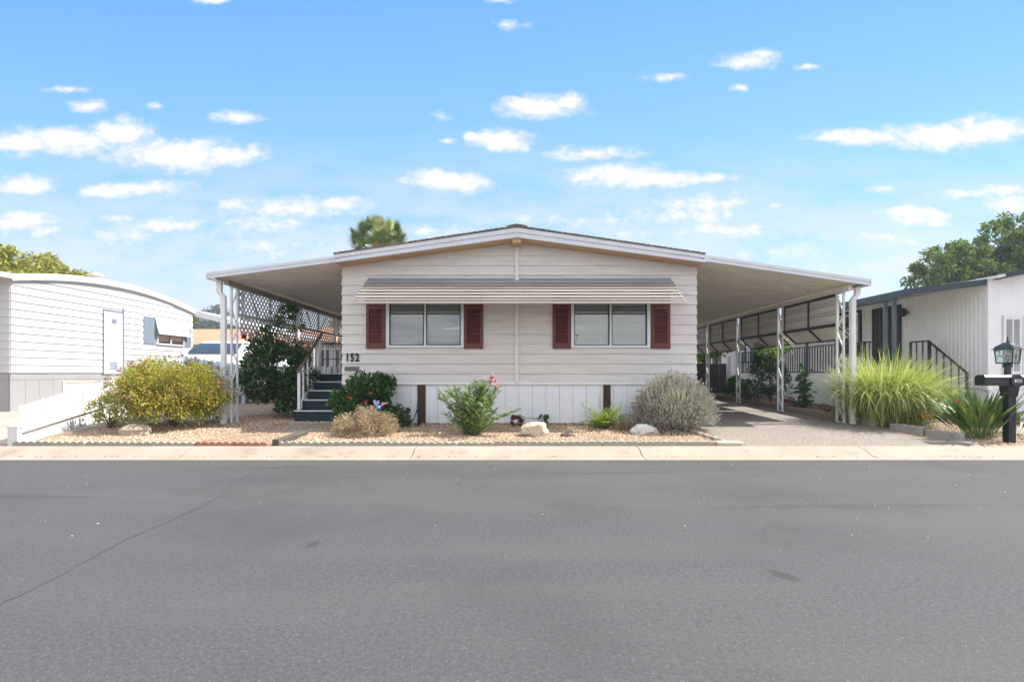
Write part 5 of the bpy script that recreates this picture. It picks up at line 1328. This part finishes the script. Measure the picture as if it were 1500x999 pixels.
gc=(7.66,11.0,g(11.0))
og=thing('ornamental_grass','tall yellow variegated ornamental grass mound beside the carport post','ornamental grass',gc)
n=3600; m=MB(); bb=np.array(gc)+np.stack([rng.normal(size=n)*.22,rng.normal(size=n)*.22,np.zeros(n)],1)
az=np.arctan2(bb[:,1]-gc[1],bb[:,0]-gc[0])+rng.normal(size=n)*.6; e0=rng.uniform(1.08,1.55,n); ee=e0-rng.uniform(.3,2.8,n)
blades(m,bb,az,e0,ee,rng.uniform(.9,1.75,n),rng.uniform(.012,.026,n),9,pw=1.7,twist=.6); m.build('blades',l_grass,og)
n=1300; m=MB(); bb=np.array(gc)+np.stack([rng.normal(size=n)*.27,rng.normal(size=n)*.24,np.zeros(n)],1)
blades(m,bb,rng.uniform(0,6.28,n),rng.uniform(.9,1.5,n),rng.uniform(-1.8,.6,n),rng.uniform(.6,1.25,n),.016,8,pw=1.5,twist=.6); m.build('inner_blades',leafmat('blade_green',[(.05,.10,.02),(.09,.15,.03),(.13,.19,.04)],.3),og)
n=500; m=MB(); bb=np.array(gc)+np.stack([rng.normal(size=n)*.3,rng.normal(size=n)*.25,np.zeros(n)],1)
blades(m,bb,rng.uniform(0,6.28,n),rng.uniform(.8,1.4,n),rng.uniform(-1.6,-.3,n),rng.uniform(.6,1.2,n),.014,7,twist=.6); m.build('dead_blades',l_dry,og)
def strap(label,c,n,L,W,name='bird_of_paradise'):
    r=thing(name,label,'plant',c); m=MB(); bb=np.array(c)+rng.normal(size=(n,3))*[.12,.11,0]
    az=np.arctan2(bb[:,1]-c[1],bb[:,0]-c[0])+rng.normal(size=n)*.5; e0=rng.uniform(.85,1.52,n)
    blades(m,bb,az,e0,e0-rng.uniform(.1,.75,n),rng.uniform(*L,n),rng.uniform(*W,n),9,prof='paddle',stalk=.32,twist=.35); m.build('leaf',l_bop,r)
    return r
bc=(PX(1432,9.35),9.35,g(9.35))
bp=strap('strap leaved bird of paradise clump with an orange bloom beside the mailbox post',bc,200,(.58,1.05),(.042,.070))
blooms(bp,'flower',[(PX(1396,9.2),9.1,PZ(588,9.1))],p_coral,.045,7); m=MB(); m.tube([(bc[0],bc[1],bc[2]),(PX(1396,9.1),9.12,PZ(590,9.1))],[.008,.006],5); m.build('flower_stalk',m_green,bp)
strap('low strap leaved plant at the picture edge past the mailbox post',(9.05,9.6,g(9.6)),26,(.4,.75),(.04,.06),'daylily')
pp=thing('poppy','orange poppies on thin stalks at the foot of the tall grass','flower',(PX(1357,9.9),9.9,g(9.9))); q=[(PX(x,9.9),9.9,PZ(y,9.9)) for x,y in ((1350,609),(1356,610),(1362,611))]
blooms(pp,'flower',q,p_orange,.05,9); m=MB()
for a in q: m.tube([(a[0]+.02,9.92,g(9.9)),a],[.003,.002],4)
m.build('stalk',m_green,pp)
n=24; m=MB(); blades(m,np.array(pp.location)+rng.normal(size=(n,3))*[.06,.05,0],rng.uniform(0,6.28,n),1.2,.3,.16,.01,4); m.build('leaf',l_fern,pp)
lb=thing('leafy_plant','tall leafy green plant with broad leaves beside the black deck posts','plant',(7.33,13.4,g(13.4))); m=MB(); sm=MB()
for k in range(7):
    b=np.array([7.33+random.gauss(0,.1),13.4+random.gauss(0,.12),g(13.4)]); h=random.uniform(.5,1.2); sm.tube([b,b+[0,0,h]],[.010,.005],5)
    for zz in np.arange(.15,h,.11):
        a=rng.uniform(0,6.28,4); leaves(m,np.tile(b+[0,0,zz],(4,1))+rng.normal(size=(4,3))*.035,nrm(np.stack([np.cos(a),np.sin(a),np.full(4,.25)],1)),.17*rng.uniform(.6,1.2,4),.10,up=.7,droop=.25)
m.build('foliage',l_hib,lb); sm.build('stem',m_green,lb)
vn=shrub('climbing_rose','dark climbing shrub with small pale flowers between the carport posts','shrub',(7.45,15.6,1.25),(.42,.5,.95),3000,.085,l_rose,ncl=46,cs=.2,aspect=.55,twigs=12)
p,o=clumps(900,(7.5,15.5,2.0),(.5,.5,.4),16,.18); m=MB(); leaves(m,p,nrm(o+rdir(len(p))),.085,.05); m.build('foliage',l_lime,vn)
blooms(vn,'flower',np.array([(7.35,15.1,1.9)])+rng.normal(size=(12,3))*[.28,.12,.2],p_white,.05,8)
shrub('leafy_shrub','low green shrub against the white boards behind the second carport post','shrub',(7.4,17.6,.75),(.4,.5,.36),1200,.11,l_hib,ncl=26,cs=.16,aspect=.6,twigs=8)
for y,lab in ((12.4,'small dark red bedding plant nearest the tall grass'),(14.3,'small dark red bedding plant by the middle carport post'),(16.4,'small dark red bedding plant farthest along the landscape ties')):
    shrub('bedding_plant',lab,'plant',(7.3,y,g(y)+.1),(.24,.42,.15),420,.05,l_red,ncl=16,cs=.08,aspect=.6,twigs=0)

# ================================================================== mailbox and lamp post
ms=thing('mailbox_post','black twin mailbox on a square post at the kerb','mailbox',(8.30,8.95,g(8.95)))
m_mb=M('black_mailbox',(.012,.014,.017),.35,.15,5,spec=.5); m_mbt=M('mailbox_top_sheen',(.05,.065,.075),.4,.1,5)
mx,my,mg=8.30,8.95,g(8.95)
MB().box(mx-.062,mx+.062,my-.062,my+.062,mg-.1,1.02).build('post',m_mb,ms,bevel=.008)
MB().hexa([(mx-.08,my-.075,.90),(mx+.08,my-.075,.90),(mx+.08,my+.075,.90),(mx-.08,my+.075,.90)],[(mx-.10,my-.09,1.08),(mx+.10,my-.09,1.08),(mx+.10,my+.09,1.08),(mx-.10,my+.09,1.08)]).build('bracket',m_mb,ms,bevel=.008)
def mbox(x0,x1,lab):
    m=MB(); pr=[]
    for (yy,zz) in ((-.105,1.085),(.105,1.085),(.105,1.225),(.07,1.262),(-.07,1.262),(-.105,1.225)): pr.append((x0,my+yy,zz))
    m.prism(pr,(x1-x0,0,0)); b_=m.build('mailbox',m_mb,ms,bevel=.012)
    MB().box(x0+.02,x1-.02,my-.066,my+.066,1.263,1.268).build('lid',m_mbt,b_)  # lighter grey imitates sky light on the black box top
mbox(mx-.50,mx-.02,''); mbox(mx+.03,mx+.52,'')
MB().tube([(mx+.02,my-.135,1.165),(mx+.02,my-.10,1.165)],[.105,.105],20).build('number_disc',m_mb,ms)
pl=MB().box(mx-.035,mx+.075,my-.142,my-.136,1.14,1.19).build('number_plate',m_tape,ms)
text_mesh('number','150',.055,.001,.0015,m_black,pl,(mx-.024,my-.144,1.146))
lx,ly=PX(1476,9.9),9.9; lg=g(ly)
lpst=thing('lamp_post','dark green garden lamp post with a square glass lantern behind the mailbox','lamp post',(lx,ly,lg))
m_lg=M('dark_green_lamp_paint',(.012,.030,.028),.4,.15,5,spec=.5)
MB().tube([(lx,ly,lg-.1),(lx,ly,1.42)],.052,14).lathe([(.075,0),(.075,.05),(.06,.07)],(lx,ly,1.40),12).build('post',m_lg,lpst,smooth=False)
def rotbox(m,pts2,z0,z1,s0,s1,cx,cy,ang=.42):
    c,s=math.cos(ang),math.sin(ang); f=lambda a,b,k,z:(cx+(a*c-b*s)*k,cy+(a*s+b*c)*k,z)
    m.hexa([f(a,b,s0,z0) for a,b in pts2],[f(a,b,s1,z1) for a,b in pts2])
SQ=[(-1,-1),(1,-1),(1,1),(-1,1)]
m=MB(); rotbox(m,SQ,1.468,1.492,.125,.13,lx,ly)
lnt=m.build('lantern_base',m_lg,lpst)
m=MB()
for a,b in SQ:
    c,s=math.cos(.42),math.sin(.42); p=lambda k,z:(lx+(a*c-b*s)*k,ly+(a*s+b*c)*k,z); m.bar(p(.122,1.49),p(.138,1.73),.016,.016)
m.build('lantern_frame',m_lg,lnt)
m=MB(); rotbox(m,SQ,1.492,1.728,.112,.130,lx,ly); m.build('lantern_glass',glassmat('lantern_glass_clear',opac=.25,coat=(.45,.48,.48)),lnt)
m=MB()
for q in range(4):
    an=.42+q*math.pi/2; c,s=math.cos(an),math.sin(an); f=lambda a,z:(lx+(a*c-(-.124)*s),ly+(a*s+(-.124)*c),z)
    for (a,b) in (((0,1.5),(0,1.56)),((0,1.66),(0,1.72)),((-.11,1.61),(-.04,1.61)),((.04,1.61),(.11,1.61)),((-.04,1.61),(0,1.56)),((0,1.56),(.04,1.61)),((.04,1.61),(0,1.66)),((0,1.66),(-.04,1.61))): m.bar(f(*a),f(*b),.007,.007)
m.build('lantern_tracery',m_lg,lnt)
m=MB(); rotbox(m,SQ,1.728,1.745,.175,.17,lx,ly); rotbox(m,SQ,1.745,1.80,.155,.125,lx,ly); rotbox(m,SQ,1.80,1.86,.115,.045,lx,ly); m.lathe([(.02,0),(.022,.03),(.008,.05),(.014,.07),(.004,.13)],(lx,ly,1.86),8); m.build('lantern_roof',m_lg,lpst)
m=MB(); m.lathe([(.02,0),(.03,.05),(.03,.12),(.01,.16)],(lx,ly,1.50),8); m.build('bulb',m_tape,lpst,smooth=True)

# ================================================================== trees and the palm
tree('tree','broad yellowish green tree behind the white arched roof home',(-29.9,31,.5),8.3,(4.5,4.0,2.4),5.9,30000,.24,l_tree1,m_bark,nclump=120,cs=.55,shell=(.45,1.08),top=-.4)
tree('tree','lower yellowish green tree at the shoulder of the broad one, above the arched roof',(-26.3,32,.5),7.0,(2.4,2.4,1.8),5.3,8000,.22,l_tree1,m_bark,nclump=60,cs=.42,shell=(.45,1.1),top=-.4,trunk_r=.16)
tree('tree','small dark tree just above the roof end of the arched roof home',(PX(262,46),46,.5),6.6,(1.6,1.5,1.2),5.9,3000,.24,l_tree2,m_bark,nclump=26,cs=.45,trunk_r=.12)
tree('tree','large dense green tree rising behind the ribbed home',(PX(1545,31.5),31.5,.5),10.8,(4.7,4.2,3.3),7.5,44000,.26,l_tree2,m_bark,nclump=210,cs=.50,shell=(.35,1.16),top=-.5,trunk_r=.35)
tree('tree','lower green tree with open side branches, at the roof edge of the ribbed home',(PX(1405,32),32.5,.5),8.6,(2.3,2.3,2.0),6.9,15000,.22,l_tree2,m_bark,nclump=100,cs=.40,shell=(.35,1.18),top=-.6,trunk_r=.2)
tree('tree','bright lime green tree behind the dark board fence',(8.2,23.0,.5),4.2,(1.4,1.0,1.2),2.5,6500,.17,l_lime,m_bark,nclump=80,cs=.32,trunk_r=.1)
tree('tree','olive green tree beyond the lattice, over the terracotta roof',(-12.5,44,.5),6.2,(3.4,2.4,1.7),4.6,8000,.26,l_tree1,m_bark,nclump=60,cs=.55,trunk_r=.2)
for k,(px_,y_,h_,w_) in enumerate(((296,195,22,3.6),(317,200,27.0,6.4),(341,190,24,6.0),(268,200,21,8.0),(372,205,23,9.0),(404,198,22,9.0))):
    labs=['distant low tree, first past the small carport roof','distant tall round tree over the small carport roof','distant tree behind the porch downspout','distant broad tree low above the arched roof end','distant tree behind the upper lattice','distant tree behind the rose top']
    tree('tree',labs[k],(PX(px_,y_),y_,.5),h_,(w_,6.5,h_*.36),h_*.62,3500,1.1,l_far,m_bark,nclump=46,cs=1.9,trunk_r=.5,group='distant trees beyond the rooftops',limbs=5)
# fan palm behind the roof
pxx,pyy=PX(556,35),35.0; pz=9.6
pm=thing('fan_palm','fan palm with green fronds and some dry ones, above the roof','palm tree',(pxx,pyy,.5))
m=MB(); s=np.linspace(0,1,12); m.tube([(pxx+.15*math.sin(q*2),pyy,.3+(pz-.3)*q) for q in s],.30-.09*s+.02*np.sin(s*60),12); m.build('trunk',m_bark,pm,smooth=True)
def fan(mb,st,hub,dirv,R_,nb=26,spread=2.5,droop=.2):
    d=nrm(np.array(dirv,float)); side=nrm(np.cross(d,(0,0,1.)+rng.normal(size=3)*.15)); 
    for k in range(nb):
        a=(k/(nb-1)-.5)*spread; dd=d*math.cos(a)+side*math.sin(a); L=R_*(1-.18*abs(a)/1.3)*random.uniform(.92,1.05)
        nrmv=nrm(np.cross(d,side)); w=R_*.038; sv=nrm(-d*math.sin(a)+side*math.cos(a))
        p0=hub; p1=hub+dd*L*.45; p2=hub+dd*L-np.array([0,0,droop*L*random.uniform(.5,1.5)])
        mb.add([p0,p1+sv*w,p1-sv*w-nrmv*.02,p2],[(0,1,2),(1,3,2)])
    st.tube([(pxx,pyy,pz),tuple((np.array([pxx,pyy,pz])+hub)/2+[0,0,.12]),tuple(hub)],[.035,.028,.02],5)
gmb,dmb,stm=MB(),MB(),MB()
def fan_frond(hub,d,face,R_,mat,nb=20,spread=2.7):
    """one palmate leaf: a pleated half disc of joined blades that part into points"""
    d=nrm(np.array(d,float)); side=nrm(np.cross(d,face)); nv=np.cross(side,d); f=MB(); V=[hub]; F=[]
    for k in range(nb):
        a0,a1,am=[((k+q)/nb-.5)*spread for q in (0,1,.5)]
        L=R_*(1-.12*(abs(am)/1.35)**2)*random.uniform(.93,1.04)
        P=lambda a,l,h:hub+(d*math.cos(a)+side*math.sin(a))*l+nv*h
        i0=len(V); V+=[P(a0,L*.46,-.02),P(am,L*.5,.03),P(a1,L*.46,-.02),P(am,L,-.10*L*random.uniform(.3,1.6))-np.array([0,0,.05*L])]
        F+=[(0,i0,i0+1),(0,i0+1,i0+2),(i0,i0+3,i0+1),(i0+1,i0+3,i0+2)]
    f.add(V,F); f.build('frond',mat,pm)
    stm.tube([(pxx,pyy,pz),tuple((np.array([pxx,pyy,pz])+hub)/2+[0,0,.10]),tuple(hub)],[.035,.028,.02],5)
pmats=[M('palm_frond_dark',(.055,.10,.02),.5,.3,3),M('palm_frond_mid',(.12,.19,.035),.5,.3,3),M('palm_frond_light',(.24,.30,.08),.5,.3,3),M('palm_frond_yellow',(.36,.36,.14),.5,.3,3)]
for e_,cnt,Lr in ((1.40,4,1.25),(1.02,9,1.30),(.62,13,1.35),(.22,14,1.35),(-.2,13,1.25)):
    for q in range(cnt):
        a=6.283*(q+random.uniform(.1,.9))/cnt; e=e_+random.uniform(-.16,.16); L=Lr*random.uniform(.8,1.12)
        rd=np.array([math.cos(a)*math.cos(e),math.sin(a)*math.cos(e),math.sin(e)]); hub=np.array([pxx,pyy,pz])+rd*L
        tang=np.array([-math.cos(a)*math.sin(e),-math.sin(a)*math.sin(e),math.cos(e)])
        d=rd*.75+tang*random.uniform(-.1,.75)+np.array([0,0,.2])+rng.normal(size=3)*.18
        fan_frond(hub,d,nrm(rd*.8-tang*.2+rng.normal(size=3)*.25),random.uniform(.85,1.12),random.choice(pmats[:3]+pmats[1:3]+[pmats[random.choice((1,3))]]))
for k in range(16):
    a=random.uniform(0,6.28); e=random.uniform(-1.1,-.25); L=random.uniform(.8,1.2)
    d=np.array([math.cos(a)*math.cos(e),math.sin(a)*math.cos(e),math.sin(e)]); hub=np.array([pxx,pyy,pz])+d*L
    fan(dmb,stm,hub,d+np.array([0,0,-.5]),random.uniform(.7,1.0),droop=.5,spread=1.8)
dmb.build('dry_frond',l_palmdry,pm); stm.build('frond_stalk',l_palmdry,pm)

# ================================================================== the air over the park
hz=MB().box(-240,240,-70,260,-1.2,31); m_hz,nt_,b_=newmat('haze_air'); nt_.nodes.remove(b_)
pv=nt_.nodes.new('ShaderNodeVolumePrincipled'); pv.inputs['Density'].default_value=.0009; pv.inputs['Color'].default_value=(.72,.84,1,1); pv.inputs['Anisotropy'].default_value=.25
nt_.links.new(pv.outputs[0],nt_.nodes['Material Output'].inputs['Volume']); tag(hz.build('haze',m_hz),kind='stuff')
